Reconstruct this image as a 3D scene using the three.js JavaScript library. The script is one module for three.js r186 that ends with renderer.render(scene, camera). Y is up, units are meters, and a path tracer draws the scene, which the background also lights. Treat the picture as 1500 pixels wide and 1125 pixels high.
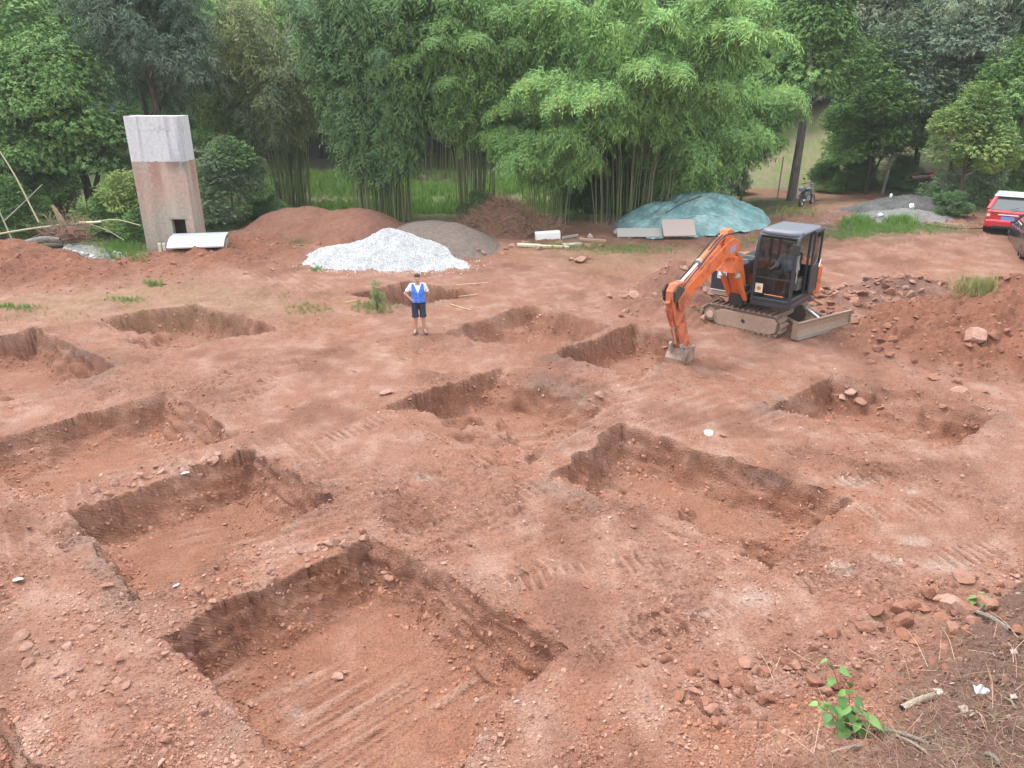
import * as THREE from 'three';
import { mergeGeometries, mergeVertices } from 'three/addons/utils/BufferGeometryUtils.js';
import { RoundedBoxGeometry } from 'three/addons/geometries/RoundedBoxGeometry.js';
import { MarchingCubes } from 'three/addons/objects/MarchingCubes.js';

// ---------------------------------------------------------------- camera, sky, sun, exposure
const scene = new THREE.Scene();
const EYE = new THREE.Vector3(0, 6.2, 0), PITCH = 22 * Math.PI / 180, FOCAL = 1100;      // focal length in pixels of the 1500 x 1125 photograph
const camera = new THREE.PerspectiveCamera(2 * Math.atan(562.5 / FOCAL) * 180 / Math.PI, 4 / 3, 0.1, 900);
camera.position.copy(EYE);
camera.rotation.set(-PITCH, 0, 0);
scene.add(camera);

const renderer = new THREE.WebGLRenderer({ antialias: true });
renderer.setSize(1024, 768);
renderer.toneMapping = THREE.LinearToneMapping;
renderer.toneMappingExposure = 2.12;
renderer.shadowMap.enabled = true;
renderer.shadowMap.type = THREE.PCFSoftShadowMap;

const SUN = new THREE.Vector3(-0.42, 0.85, -0.26).normalize();
{ // bright overcast: a smooth veil of cloud, lighter overhead and round the hidden sun
  const W = 256, H = 128, data = new Float32Array(W * H * 4);
  for (let j = 0; j < H; j++) for (let i = 0; i < W; i++) {
    const up = ((j + 0.5) / H - 0.5) * Math.PI, az = ((i + 0.5) / W - 0.5) * 2 * Math.PI;
    const y = Math.sin(up), x = Math.cos(az) * Math.cos(up), z = Math.sin(az) * Math.cos(up);
    const c = x * SUN.x + y * SUN.y + z * SUN.z;
    let v = y >= 0 ? 0.86 + 0.34 * y : 0.34;
    v += 0.5 * Math.pow(Math.max(0, c), 6);
    const k = (j * W + i) * 4, low = y < 0;
    data[k] = v * (low ? 1.0 : 0.97); data[k + 1] = v * (low ? 0.8 : 1.0); data[k + 2] = v * (low ? 0.68 : 1.04); data[k + 3] = 1;
  }
  const t = new THREE.DataTexture(data, W, H, THREE.RGBAFormat, THREE.FloatType);
  t.mapping = THREE.EquirectangularReflectionMapping; t.magFilter = THREE.LinearFilter; t.minFilter = THREE.LinearFilter; t.needsUpdate = true;
  scene.background = t; scene.environment = t;
}
const sun = new THREE.DirectionalLight(new THREE.Color(1, 0.965, 0.91), 1.45);
sun.position.copy(SUN).multiplyScalar(80).add(new THREE.Vector3(0, 0, -30));
sun.target.position.set(0, 0, -30);
sun.castShadow = true; sun.shadow.radius = 30; sun.shadow.mapSize.set(4096, 4096);
Object.assign(sun.shadow.camera, { left: -60, right: 60, top: 60, bottom: -60, near: 1, far: 200 });
scene.add(sun, sun.target);

scene.fog = new THREE.FogExp2(new THREE.Color(0.86, 0.94, 0.97), 0.0005);
// ---------------------------------------------------------------- numbers and noise
function rng(seed) { let a = seed >>> 0; return () => { a = (a + 0x6d2b79f5) | 0; let t = Math.imul(a ^ (a >>> 15), 1 | a); t = (t + Math.imul(t ^ (t >>> 7), 61 | t)) ^ t; return ((t ^ (t >>> 14)) >>> 0) / 4294967296; }; }
const clamp = (x, a = 0, b = 1) => x < a ? a : x > b ? b : x;
const ss = (a, b, x) => { const t = clamp((x - a) / (b - a)); return t * t * (3 - 2 * t); };
const lerp = (a, b, t) => a + (b - a) * t;
const V = (x, y, z) => new THREE.Vector3(x, y, z);
const GX = new Float32Array(256), GY = new Float32Array(256), PERM = new Uint8Array(512);
{ const r = rng(7), p = []; for (let i = 0; i < 256; i++) { const a = r() * 6.2832; GX[i] = Math.cos(a); GY[i] = Math.sin(a); p[i] = i; }
  for (let i = 255; i > 0; i--) { const j = Math.floor(r() * (i + 1)); [p[i], p[j]] = [p[j], p[i]]; }
  for (let i = 0; i < 512; i++) PERM[i] = p[i & 255]; }
function n2(x, y) {                                     // gradient noise, about -0.7 .. 0.7
  const X = Math.floor(x), Y = Math.floor(y), fx = x - X, fy = y - Y, u = fx * fx * fx * (fx * (fx * 6 - 15) + 10), v = fy * fy * fy * (fy * (fy * 6 - 15) + 10);
  const xi = X & 255, yi = Y & 255, A = PERM[xi], B = PERM[(xi + 1) & 255];
  const h = (p, yy, dx, dy) => { const k = PERM[p + yy]; return GX[k] * dx + GY[k] * dy; };
  const a = h(A, yi, fx, fy), b = h(B, yi, fx - 1, fy), c = h(A, (yi + 1) & 255, fx, fy - 1), d = h(B, (yi + 1) & 255, fx - 1, fy - 1);
  return a + (b - a) * u + (c + (d - c) * u - a - (b - a) * u) * v;
}
const fbm = (x, y, o = 4) => { let s = 0, a = 1, f = 1; for (let i = 0; i < o; i++) { s += a * n2(x * f + i * 17.3, y * f - i * 9.1); a *= 0.5; f *= 2.03; } return s; };
const ridge = (x, y, o = 3) => { let s = 0, a = 1, f = 1; for (let i = 0; i < o; i++) { s += a * (1 - 2 * Math.abs(n2(x * f + i * 31.7, y * f + i * 5.3))); a *= 0.5; f *= 2.1; } return s / 1.75; };

// ---------------------------------------------------------------- a pixel of the photograph gives a direction; the ground gives the distance
const cP = Math.cos(PITCH), sP = Math.sin(PITCH);
const rayOf = (px, py) => { const X = (px - 750) / FOCAL, Y = (562.5 - py) / FOCAL; return V(X, Y * cP - sP, -cP - Y * sP); };
const onLevel = (px, py, h = 0) => { const d = rayOf(px, py); return EYE.clone().addScaledVector(d, (h - EYE.y) / d.y); };
function onGround(px, py, height) {                     // first meeting of the ray with a height function
  const d = rayOf(px, py); let t = 3, last = 3;
  for (; t < 400; t += Math.max(0.05, t * 0.01)) { const p = EYE.clone().addScaledVector(d, t); if (p.y < height(p.x, p.z)) break; last = t; }
  for (let i = 0; i < 14; i++) { const m = (t + last) / 2, p = EYE.clone().addScaledVector(d, m); if (p.y < height(p.x, p.z)) t = m; else last = m; }
  return EYE.clone().addScaledVector(d, t);
}
const atDepth = (px, py, z) => { const d = rayOf(px, py); return EYE.clone().addScaledVector(d, z / d.z); };   // where the ray crosses a plane of constant z

// ---------------------------------------------------------------- things and parts
const taken = new Map();
function numbered(name) { const n = taken.get(name) ?? 0; taken.set(name, n + 1); return n ? name + '_' + String(n).padStart(3, '0') : name; }
function thing(name, label, category, pos = [0, 0, 0], turn = 0, group) {
  const o = new THREE.Group(); o.name = numbered(name); o.position.set(...pos); o.rotation.y = turn; o.userData = { label, category };
  if (group) o.userData.group = group; scene.add(o); return o;
}
function mesh(name, geo, mat, parent) { const m = new THREE.Mesh(geo, mat); m.name = name; m.castShadow = m.receiveShadow = true; if (parent) parent.add(m); return m; }
function single(name, geo, mat, label, category, group) { const m = mesh(numbered(name), geo, mat, scene); m.userData = { label, category }; if (group) m.userData.group = group; return m; }
function copyOf(o, pos, turn, label, scale) { const c = o.clone(); c.name = numbered(o.name.replace(/_\d{3}$/, '')); c.position.set(...pos); c.rotation.y = turn; c.userData = { ...o.userData }; if (label) c.userData.label = label; if (scale) c.scale.setScalar(scale); scene.add(c); return c; }
function structure(name, geo, mat) { const m = mesh(name, geo, mat, scene); m.userData = { kind: 'structure', label: '' }; return m; }
const std = (r, g, b, rough = 0.85, extra = {}) => { const m = new THREE.MeshStandardMaterial({ roughness: rough, side: THREE.DoubleSide, ...extra }); m.color.setRGB(r, g, b); return m; };
const phys = (r, g, b, rough = 0.5, extra = {}) => { const m = new THREE.MeshPhysicalMaterial({ roughness: rough, side: THREE.DoubleSide, ...extra }); m.color.setRGB(r, g, b); return m; };
function merged(list) { return mergeGeometries(list.map((g) => { const h = g.index ? g.toNonIndexed() : g; for (const k of Object.keys(h.attributes)) if (!['position', 'normal', 'uv'].includes(k)) h.deleteAttribute(k); if (!h.attributes.uv) h.setAttribute('uv', new THREE.BufferAttribute(new Float32Array(h.attributes.position.count * 2), 2)); return h; })); }
function box(w, h, d, x = 0, y = 0, z = 0, r = 0, rx = 0, ry = 0, rz = 0) { const g = r ? new RoundedBoxGeometry(w, h, d, 2, r) : new THREE.BoxGeometry(w, h, d); g.rotateZ(rz); g.rotateX(rx); g.rotateY(ry); g.translate(x, y, z); return g; }
function rod(a, b, r1, r2 = r1, seg = 10) { const d = b.clone().sub(a), g = new THREE.CylinderGeometry(r2, r1, d.length(), seg); g.applyQuaternion(new THREE.Quaternion().setFromUnitVectors(V(0, 1, 0), d.clone().normalize())); g.translate((a.x + b.x) / 2, (a.y + b.y) / 2, (a.z + b.z) / 2); return g; }
function extrude(pts, depth, bevel = 0.01, x0 = 0) {     // outline in (z, y), thickness along x, centred on x0
  const s = new THREE.Shape(pts.map(([a, b]) => new THREE.Vector2(a, b)));
  const g = new THREE.ExtrudeGeometry(s, { depth: depth - 2 * bevel, bevelEnabled: bevel > 0, bevelThickness: bevel, bevelSize: bevel, bevelSegments: 2, curveSegments: 6 });
  g.translate(0, 0, -(depth - 2 * bevel) / 2); g.rotateY(-Math.PI / 2); g.translate(x0, 0, 0);
  g.computeVertexNormals(); return g;
}
function tube(pts, r, r2 = r, seg = 6, div = pts.length * 3) {   // tapered tube through points
  const c = new THREE.CatmullRomCurve3(pts), g = new THREE.TubeGeometry(c, div, 1, seg, false), p = g.attributes.position, v = V(0, 0, 0), o = V(0, 0, 0);
  for (let i = 0; i <= div; i++) { c.getPointAt(i / div, o); const rr = lerp(r, r2, i / div); for (let k = 0; k <= seg; k++) { const n = i * (seg + 1) + k; v.fromBufferAttribute(p, n).sub(o).multiplyScalar(rr).add(o); p.setXYZ(n, v.x, v.y, v.z); } }
  return g;
}
// ---------------------------------------------------------------- the ground: a levelled site of red soil with square footing pits, a bank, a track and the fields and hills behind
const W2 = (px, py, h = 0) => { const p = onLevel(px, py, h); return [p.x, p.z]; };
const PITS = [  // rim corners (left, far, right, near), depth, widths of the four walls, direction of the bucket marks
  { c: [[232, 938], [545, 790], [826, 948], [555, 1240]], d: 0.66, w: [0.42, 0.46, 0.4, 0.4], a: 0.75, g: 1.0 },
  { c: [[103, 752], [372, 660], [488, 738], [200, 888]], d: 0.62, w: [0.42, 0.46, 0.45, 0.4], a: 0.42, g: 0.8 },
  { c: [[-90, 672], [245, 573], [350, 637], [12, 748]], d: 0.6, w: [0.6, 0.7, 0.5, 0.9], a: 0.38, g: 1.0 },
  { c: [[-170, 540], [52, 481], [176, 540], [-30, 604]], d: 0.72, w: [0.5, 0.6, 0.9, 1.4], a: 0.4, g: 0.5 },
  { c: [[132, 468], [288, 447], [410, 486], [200, 522]], d: 0.7, w: [0.42, 0.5, 0.5, 1.6], a: 0.5, g: 0.5 },
  { c: [[514, 433], [600, 413], [694, 433], [606, 452]], d: 0.8, w: [0.4, 0.35, 0.4, 0.4], a: 0.5, g: 0.3 },
  { c: [[652, 489], [772, 450], [896, 482], [800, 524]], d: 0.64, w: [0.8, 0.6, 0.6, 0.8], a: 0.5, g: 0.4 },
  { c: [[808, 523], [930, 478], [1022, 508], [935, 564]], d: 0.66, w: [0.32, 0.5, 0.9, 1.0], a: 0.5, g: 0.5 },
  { c: [[545, 602], [746, 538], [908, 590], [748, 698]], d: 0.62, w: [0.42, 1.1, 0.8, 2.2], a: 0.15, g: 0.8 },
  { c: [[796, 706], [912, 622], [1248, 732], [1120, 862]], d: 0.66, w: [0.42, 0.5, 0.6, 1.8], a: -0.55, g: 0.9 },
  { c: [[1126, 602], [1216, 547], [1468, 600], [1392, 664]], d: 0.6, w: [0.42, 0.9, 0.42, 1.3], a: 0.1, g: 0.4 },
  { c: [[-200, 1140], [-25, 1020], [78, 1128], [-70, 1300]], d: 0.8, w: [0.4, 0.4, 0.4, 0.4], a: 0.5, g: 0.6 },
];
for (const p of PITS) {
  const q = p.c.map(([x, y]) => W2(x, y)); p.q = q; p.e = [];
  const cx = (q[0][0] + q[1][0] + q[2][0] + q[3][0]) / 4, cz = (q[0][1] + q[1][1] + q[2][1] + q[3][1]) / 4; p.m = [cx, cz];
  p.r = Math.max(...q.map(([x, z]) => Math.hypot(x - cx, z - cz))) + 0.8;
  for (let i = 0; i < 4; i++) { const a = q[i], b = q[(i + 1) % 4]; let nx = b[1] - a[1], nz = a[0] - b[0]; const l = Math.hypot(nx, nz); nx /= l; nz /= l; if ((cx - a[0]) * nx + (cz - a[1]) * nz < 0) { nx = -nx; nz = -nz; } p.e.push([a[0], a[1], nx, nz, p.w[i]]); }
}
const PRINTS = [[[500, 660], [700, 590]], [[560, 760], [760, 690]], [[640, 560], [830, 640]], [[300, 590], [470, 500]], [[760, 900], [1010, 860]], [[1080, 700], [1330, 660]], [[900, 1010], [1130, 920]], [[1130, 820], [1420, 770]], [[700, 470], [560, 520]], [[860, 420], [1100, 385]], [[330, 470], [440, 405]], [[1000, 600], [1120, 530]], [[640, 830], [800, 770]], [[20, 800], [100, 880]], [[1280, 400], [1440, 360]]].map(([a, b]) => { const A = W2(...a), B = W2(...b), l = Math.hypot(B[0] - A[0], B[1] - A[1]); return [A[0], A[1], (B[0] - A[0]) / l, (B[1] - A[1]) / l, l]; });
const BANK = [1.55, -5.55, 0.47, 0.883];                 // toe of the spoil bank and the way it climbs
const ROAD = [W2(1130, 420), W2(1180, 372), W2(1222, 335), W2(1262, 304), W2(1240, 287), W2(1150, 283), W2(1050, 281)];
function segDist(x, z, L) { let m = 1e9; for (let i = 0; i < L.length - 1; i++) { const [ax, az] = L[i], [bx, bz] = L[i + 1], dx = bx - ax, dz = bz - az, t = clamp(((x - ax) * dx + (z - az) * dz) / (dx * dx + dz * dz)), d = Math.hypot(x - ax - dx * t, z - az - dz * t); if (d < m) m = d; } return m; }
function hills(x, z) {
  let h = 0.75 * ss(8, 17, x) * ss(-19, -29, z) * (1 - ss(-36, -44, z));
  h += 5.5 * ss(19, 40, x + (z + 45) * -0.25) * ss(-30, -50, z);                 // overgrown slope on the right
  h -= 0.7 * ss(-37, -42, z) * (1 - ss(8, 14, x)) * (1 - ss(-62, -72, z));        // the fields lie a little lower
  h += 14 * ss(-70, -150, z) + 3 * ss(-60, -90, z) * fbm(x * 0.03, z * 0.03, 2);
  return h;
}
function bankAt(x, z) { const d = (x - BANK[0]) * BANK[2] + (z - BANK[1]) * BANK[3] + 0.35 * n2(x * 0.9, z * 0.9) + 0.1 * n2(x * 3, z * 3); return d; }
const info = { pit: 0, wall: 0, edge: 9, floor: 0, groove: 0, bank: 0, rough: 0, top: 0 };
function siteHeight(x, z, fine = true) {
  let h = hills(x, z) + 0.07 * n2(x * 0.22 + 4, z * 0.22);
  const I = info; I.pit = I.wall = I.floor = I.groove = I.top = 0; I.edge = 9;
  const near = ss(-46, -40, z);
  // rough and smooth patches
  const rough = ss(-0.18, 0.42, fbm(x * 0.42 + 9, z * 0.42 - 3, 3)); I.rough = rough;
  // traffic streaks, mostly along the diagonals of the site
  const s1 = (x * 0.82 - z * 0.57), t1 = (x * 0.57 + z * 0.82);
  if (fine) {
    const st = n2(s1 * 0.7, t1 * 6.5) * ss(0.0, 0.4, n2(x * 0.25 + 40, z * 0.25)) ;
    const st2 = n2(t1 * 0.6 + 30, s1 * 7.5) * ss(0.05, 0.4, n2(x * 0.22 - 20, z * 0.22 + 11));
    h += near * (0.085 * (st + st2) + (0.025 + 0.075 * rough) * fbm(x * 2.1, z * 2.1, 3) + (0.012 + 0.055 * rough) * ridge(x * 6.3, z * 6.3, 2) + (0.015 + 0.03 * rough) * n2(x * 17, z * 17));
    I.groove = 1.6 * Math.max(st, st2);
    for (const [ax, az, ux, uz, len] of PRINTS) { const dx = x - ax, dz = z - az, l = dx * ux + dz * uz; if (l < 0 || l > len) continue; const w = -dx * uz + dz * ux, m = Math.abs(Math.abs(w) - 0.62); if (m > 0.24) continue; const k = ss(0.24, 0.17, m) * ss(-0.25, 0.2, n2(x * 1.3 + 3, z * 1.3)) * near, g = Math.sin(l * 6.283 / 0.15 + 1.2 * n2(x * 2, z * 2)); h += k * (0.034 * g - 0.025); I.groove = Math.max(I.groove, 0.9 * k * g); }
  }
  // pits
  let cut = 0; const lev0 = h, flat0 = hills(x, z) + 0.07 * n2(x * 0.22 + 4, z * 0.22);
  for (const p of PITS) {
    if (Math.abs(x - p.m[0]) > p.r || Math.abs(z - p.m[1]) > p.r) continue;
    let d0 = 9; for (const e of p.e) { const d = ((x - e[0]) * e[2] + (z - e[1]) * e[3]) / e[4]; if (d < d0) d0 = d; }
    const k = fine ? 1 - 0.85 * ss(0.0, 0.6, d0) : 0;
    const wx = x + 0.13 * n2(x * 1.2, z * 1.2 + 7) + k * (0.1 * n2(x * 2.9 + 3, z * 2.9) + 0.015 * n2(x * 6.5, z * 6.5)), wz = z + 0.13 * n2(x * 1.2 + 50, z * 1.2) + k * (0.1 * n2(x * 2.9, z * 2.9 + 21) + 0.015 * n2(x * 6.5 + 5, z * 6.5));
    let f = 1, ed = 9; const wm = clamp(1 + 1.1 * n2(x * 1.05 + 31, z * 1.05 + 4) + 0.5 * n2(x * 3.1, z * 3.1 + 8), 0.65, 1.35);
    for (const e of p.e) {
      const d = (wx - e[0]) * e[2] + (wz - e[1]) * e[3]; if (d < ed) ed = d;
      const t = d / (e[4] * wm); if (t <= 0) { f = 0; } else if (t < 1) { const g = e[4] > 0.85 ? t * t * (3 - 2 * t) : 1 - Math.pow(1 - t, 2.3); if (g < f) f = g; }
    }
    if (fine && f > 0.02 && f < 0.98) f = clamp(f + 0.05 * Math.sin(f * 17 + 5 * n2(x * 0.9, z * 0.9 + 3)) * ss(0.02, 0.15, f) * ss(0.98, 0.8, f));
    if (Math.abs(ed) < Math.abs(I.edge)) I.edge = ed;
    if (f > 0) {
      let dep = p.d * f;
      if (fine) {
        const ca = Math.cos(p.a), sa = Math.sin(p.a), s = x * ca - z * sa, t = x * sa + z * ca;
        const gm = ss(-0.15, 0.3, n2(x * 0.8 + 70, z * 0.8)) * p.g * ss(0.75, 1, f), gr = n2(s * 0.6, t * 9.5) + 0.6 * n2(s * 1.1 + 9, t * 21);
        dep -= gm * 0.06 * gr; I.groove = lerp(I.groove, gm * gr * 1.6, ss(0, 0.15, f));
        const wl = f * (1 - f) * 4; I.wall = Math.max(I.wall, wl);
        dep -= wl * (0.1 * n2(x * 2.2, z * 2.2 + 90) + 0.03 * ridge(x * 5, z * 5, 2)) + ss(0.5, 0.95, f) * (1 - ss(0.95, 1, f)) * 0.06 * (0.5 + n2(x * 5, z * 5));
        I.top = Math.max(I.top, f < 0.55 ? 1 - f / 0.55 : 0);
      }
      if (dep > cut) { cut = dep; I.pit = f; I.floor = ss(0.9, 1, f); }
    }
  }
  if (cut > 0 && fine) { h = lerp(lev0, lerp(flat0, lev0, 0.35), ss(0, 0.12, cut)); I.groove *= 1; }
  h -= cut;
  // crumbled lip thrown up round the pits
  if (fine && I.edge < 0.02 && I.edge > -0.7) { const l = ss(-0.7, -0.06, I.edge) * (0.35 + 0.65 * ss(-0.1, 0.3, n2(x * 0.9 + 13, z * 0.9))); h += l * (0.03 + 0.05 * Math.max(0, ridge(x * 5.5 + 9, z * 5.5, 2)) + 0.02 * n2(x * 14, z * 14)); }
  // bank in front
  if (z > -12) { const d = bankAt(x, z); I.bank = d; if (d > 0) { h += 0.62 * d * ss(0, 0.8, d) * (d < 3 ? 1 : 3 / d); if (fine) h += ss(0, 0.5, d) * (0.07 * fbm(x * 2.4 + 5, z * 2.4, 3) + 0.05 * ridge(x * 7 + 2, z * 7, 2) + 0.015 * n2(x * 23, z * 23)); } } else I.bank = -9;
  // wheel ruts of the track
  if (fine && z < -20 && x > 4) { const rd = segDist(x, z, ROAD); if (rd < 3) h -= 0.05 * Math.exp(-((rd - 0.8) ** 2) / 0.05); }
  return h;
}
const coarse = (x, z) => siteHeight(x, z, false);
const at = (px, py) => onGround(px, py, coarse);
const put = (px, py) => { const p = at(px, py); return [p.x, siteHeight(p.x, p.z), p.z]; };

// ---- soil material: fine grain as a tile, broad tones at the vertices
function grainMaps(size, seed, make) {
  const col = new Uint8Array(size * size * 4), bmp = new Uint8Array(size * size * 4), c = [0, 0, 0, 0];
  for (let j = 0; j < size; j++) for (let i = 0; i < size; i++) { make(i, j, c); const k = (j * size + i) * 4; col[k] = c[0]; col[k + 1] = c[1]; col[k + 2] = c[2]; col[k + 3] = 255; bmp[k] = bmp[k + 1] = bmp[k + 2] = c[3]; bmp[k + 3] = 255; }
  const mk = (d, srgb) => { const t = new THREE.DataTexture(d, size, size); t.wrapS = t.wrapT = THREE.RepeatWrapping; t.magFilter = THREE.LinearFilter; t.minFilter = THREE.LinearMipmapLinearFilter; t.generateMipmaps = true; if (srgb) t.colorSpace = THREE.SRGBColorSpace; t.needsUpdate = true; return t; };
  return [mk(col, true), mk(bmp, false)];
}
function tileNoise(size, cell, seed) {                  // gradient noise that wraps
  const n = Math.round(size / cell), r = rng(seed), gx = [], gy = []; for (let i = 0; i < n * n; i++) { const a = r() * 6.2832; gx.push(Math.cos(a)); gy.push(Math.sin(a)); }
  const out = new Float32Array(size * size);
  for (let j = 0; j < size; j++) for (let i = 0; i < size; i++) {
    const x = i / cell, y = j / cell, X = Math.floor(x), Y = Math.floor(y), fx = x - X, fy = y - Y, u = fx * fx * (3 - 2 * fx), v = fy * fy * (3 - 2 * fy);
    const d = (a, b, dx, dy) => { const k = ((b % n) * n) + (a % n); return gx[k] * dx + gy[k] * dy; };
    out[j * size + i] = lerp(lerp(d(X, Y, fx, fy), d(X + 1, Y, fx - 1, fy), u), lerp(d(X, Y + 1, fx, fy - 1), d(X + 1, Y + 1, fx - 1, fy - 1), u), v);
  }
  return out;
}
const TS = 1024, tA = tileNoise(TS, 4, 1), tB = tileNoise(TS, 16, 2), tC = tileNoise(TS, 64, 3), tD = tileNoise(TS, 8, 4);
const pebbleTile = new Float32Array(TS * TS); {
  const r = rng(5);
  for (let k = 0; k < 5200; k++) { const cx = r() * TS, cy = r() * TS, R = 2 + 7 * Math.pow(r(), 3), e = 0.6 + 0.8 * r(), a = r() * 3.14, ca = Math.cos(a), sa = Math.sin(a);
    for (let j = -Math.ceil(R * 1.5); j <= R * 1.5; j++) for (let i = -Math.ceil(R * 1.5); i <= R * 1.5; i++) { const u = (i * ca + j * sa) * e, v = (-i * sa + j * ca) / e, q = 1 - (u * u + v * v) / (R * R); if (q > 0) { const p = ((Math.floor(cy + j) + TS) % TS) * TS + (Math.floor(cx + i) + TS) % TS; pebbleTile[p] = Math.max(pebbleTile[p], Math.sqrt(q) * (0.4 + 0.6 * R / 9)); } } }
}
const [soilMap, soilBump] = grainMaps(TS, 1, (i, j, c) => {
  const k = j * TS + i, g = 0.5 * tA[k] + 0.45 * tD[k] + 0.5 * tB[k] + 0.3 * tC[k], p = pebbleTile[k];
  const v = 214 + 62 * g + 10 * p; c[0] = clamp(v, 90, 255); c[1] = clamp(v * 0.985 + 3 * tB[k], 90, 255); c[2] = clamp(v * 0.975 - 4 * tB[k], 90, 255);
  c[3] = clamp(110 + 55 * tB[k] + 45 * tD[k] + 35 * tA[k] + 95 * p, 0, 255);
});
const soilMat = new THREE.MeshStandardMaterial({ vertexColors: true, map: soilMap, bumpMap: soilBump, bumpScale: 0.03, roughness: 0.97, side: THREE.DoubleSide });
const UVM = 2.6;                                         // metres to a tile
const PINK = [0.325, 0.16, 0.11], ORANGE = [0.325, 0.138, 0.078], DARK = [0.19, 0.09, 0.062], TOPSOIL = [0.2, 0.13, 0.104], STRAW = [0.3, 0.23, 0.12], LEAFY = [0.075, 0.115, 0.035], PADDY = [0.16, 0.3, 0.05], DUST = [0.42, 0.255, 0.195];
const mixc = (c, d, t) => { for (let i = 0; i < 3; i++) c[i] += (d[i] - c[i]) * t; };
const WHITES = [[1048, 900, 0.2], [1100, 880, 0.32], [1252, 705, 0.26], [1338, 720, 0.2], [1335, 792, 0.22], [1240, 838, 0.2], [1380, 830, 0.3], [622, 700, 0.16], [1290, 820, 0.2], [690, 1085, 0.12], [560, 520, 0.2], [430, 980, 0.14]].map(([x, y, r]) => [...W2(x, y), r]);
const GRASSY = [[250, 425, 2.2], [60, 450, 2.6], [330, 440, 2.4], [560, 447, 0.9], [450, 455, 1.6], [160, 440, 2], [870, 372, 2.5], [960, 372, 2.5], [1180, 320, 1.6], [1130, 372, 1.5], [900, 395, 2], [1420, 425, 1.2]].map(([x, y, r]) => [...W2(x, y), r]);
const ISLAND = [W2(1255, 334, 0.7), W2(1310, 332, 0.7), W2(1360, 333, 0.7)];
function soilColour(x, z, c, h = 0) {
  const I = info, a = fbm(x * 0.3 + 3, z * 0.3, 3), b = fbm(x * 1.7 + 1.1 * h, z * 1.7 + 30 - 2.2 * h, 3), d = n2(x * 7 + 5 * h, z * 7 + 11 - 11 * h);
  c[0] = PINK[0]; c[1] = PINK[1]; c[2] = PINK[2];
  mixc(c, ORANGE, clamp(0.28 + 0.9 * a) * 0.8);
  mixc(c, DUST, clamp(0.2 + 1.5 * b + 1.1 * Math.max(0, I.groove)) * (1 - 0.6 * I.rough) * 0.85);
  mixc(c, [0.22, 0.096, 0.06], 0.8 * ss(0.05, 0.5, fbm(x * 0.55 + 21, z * 0.55 + 8, 3)));
  mixc(c, DARK, clamp(0.15 + 0.7 * b * I.rough + 0.5 * d) * 0.32 * (0.4 + I.rough));
  if (I.pit > 0) { mixc(c, ORANGE, 0.55 * I.pit); mixc(c, DUST, 0.75 * clamp(I.groove * 1.5) * I.floor); ; }
  if (I.wall > 0) { const seam = ss(0.05, 0.35, n2(x * 0.5 + 61, z * 0.5)) ; if (I.top > 0) mixc(c, TOPSOIL, 0.75 * ss(0.25, 0.6, I.top) * seam * clamp(0.7 + d)); }
  if (I.edge > -0.6 && I.edge < 0) { const seam = ss(0.0, 0.3, n2(x * 0.5 + 61, z * 0.5)); mixc(c, TOPSOIL, 0.6 * seam * ss(-0.6, -0.1, I.edge) * clamp(0.5 + b)); }
  for (const [wx, wz, r] of WHITES) { const q = Math.hypot((x - wx) / 1.8, z - wz) / r + 0.9 * b + 0.3 * d; if (q < 1) mixc(c, [0.48, 0.36, 0.31], ss(1, 0.1, q) * 0.6); }
  for (const [wx, wz, r] of GRASSY) { const q = Math.hypot((x - wx) / 1.7, z - wz) / r + 0.7 * b; if (q < 1) mixc(c, STRAW, ss(1, 0.3, q) * clamp(0.45 + d) * 0.45); }
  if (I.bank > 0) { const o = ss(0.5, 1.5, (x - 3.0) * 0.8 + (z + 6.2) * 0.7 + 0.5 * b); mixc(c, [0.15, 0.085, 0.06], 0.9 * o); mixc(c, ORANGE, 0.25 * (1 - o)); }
  // behind the site
  const start = lerp(lerp(-28.8, -35.6, ss(-9.5, -6.5, x)), -33.5, ss(13, 16, x)) + 1.4 * a + 0.5 * b;
  if (z < start + 1) {
    const rd = segDist(x, z, ROAD), road = 1 - ss(1.7, 2.5, rd + 0.8 * b), veg = ss(start + 0.8, start - 0.8, z) * (1 - road);
    mixc(c, STRAW, 0.35 * clamp(0.5 + b) * (1 - veg) * ss(start + 1, start - 1, z)); mixc(c, LEAFY, veg * clamp(0.85 + 0.5 * b));
    if (z < -38.5 && z > -64 && x < 7 - 0.12 * (z + 40)) { const row = ss(-0.25, 0.1, n2(x * 0.09, z * 0.22 + 3)); mixc(c, PADDY, veg * 0.85 * row * clamp(0.8 + 0.6 * b)); mixc(c, [0.32, 0.27, 0.17], veg * (1 - row) * 0.7); }
  }
  if (z < -44 && x > 9) { const k = ss(-44, -48, z) * ss(9, 12, x) * (1 - ss(26, 34, x)) * (1 - ss(-66, -72, z)) * (1 - (1 - ss(1.7, 2.5, segDist(x, z, ROAD) + 0.8 * b))); mixc(c, b > 0 ? [0.24, 0.3, 0.1] : [0.34, 0.29, 0.19], k * 0.8); }
  const id = segDist(x, z, ISLAND); if (id < 2.4) mixc(c, LEAFY, ss(2.2, 0.9, id + b) * 0.7);
}
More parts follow.
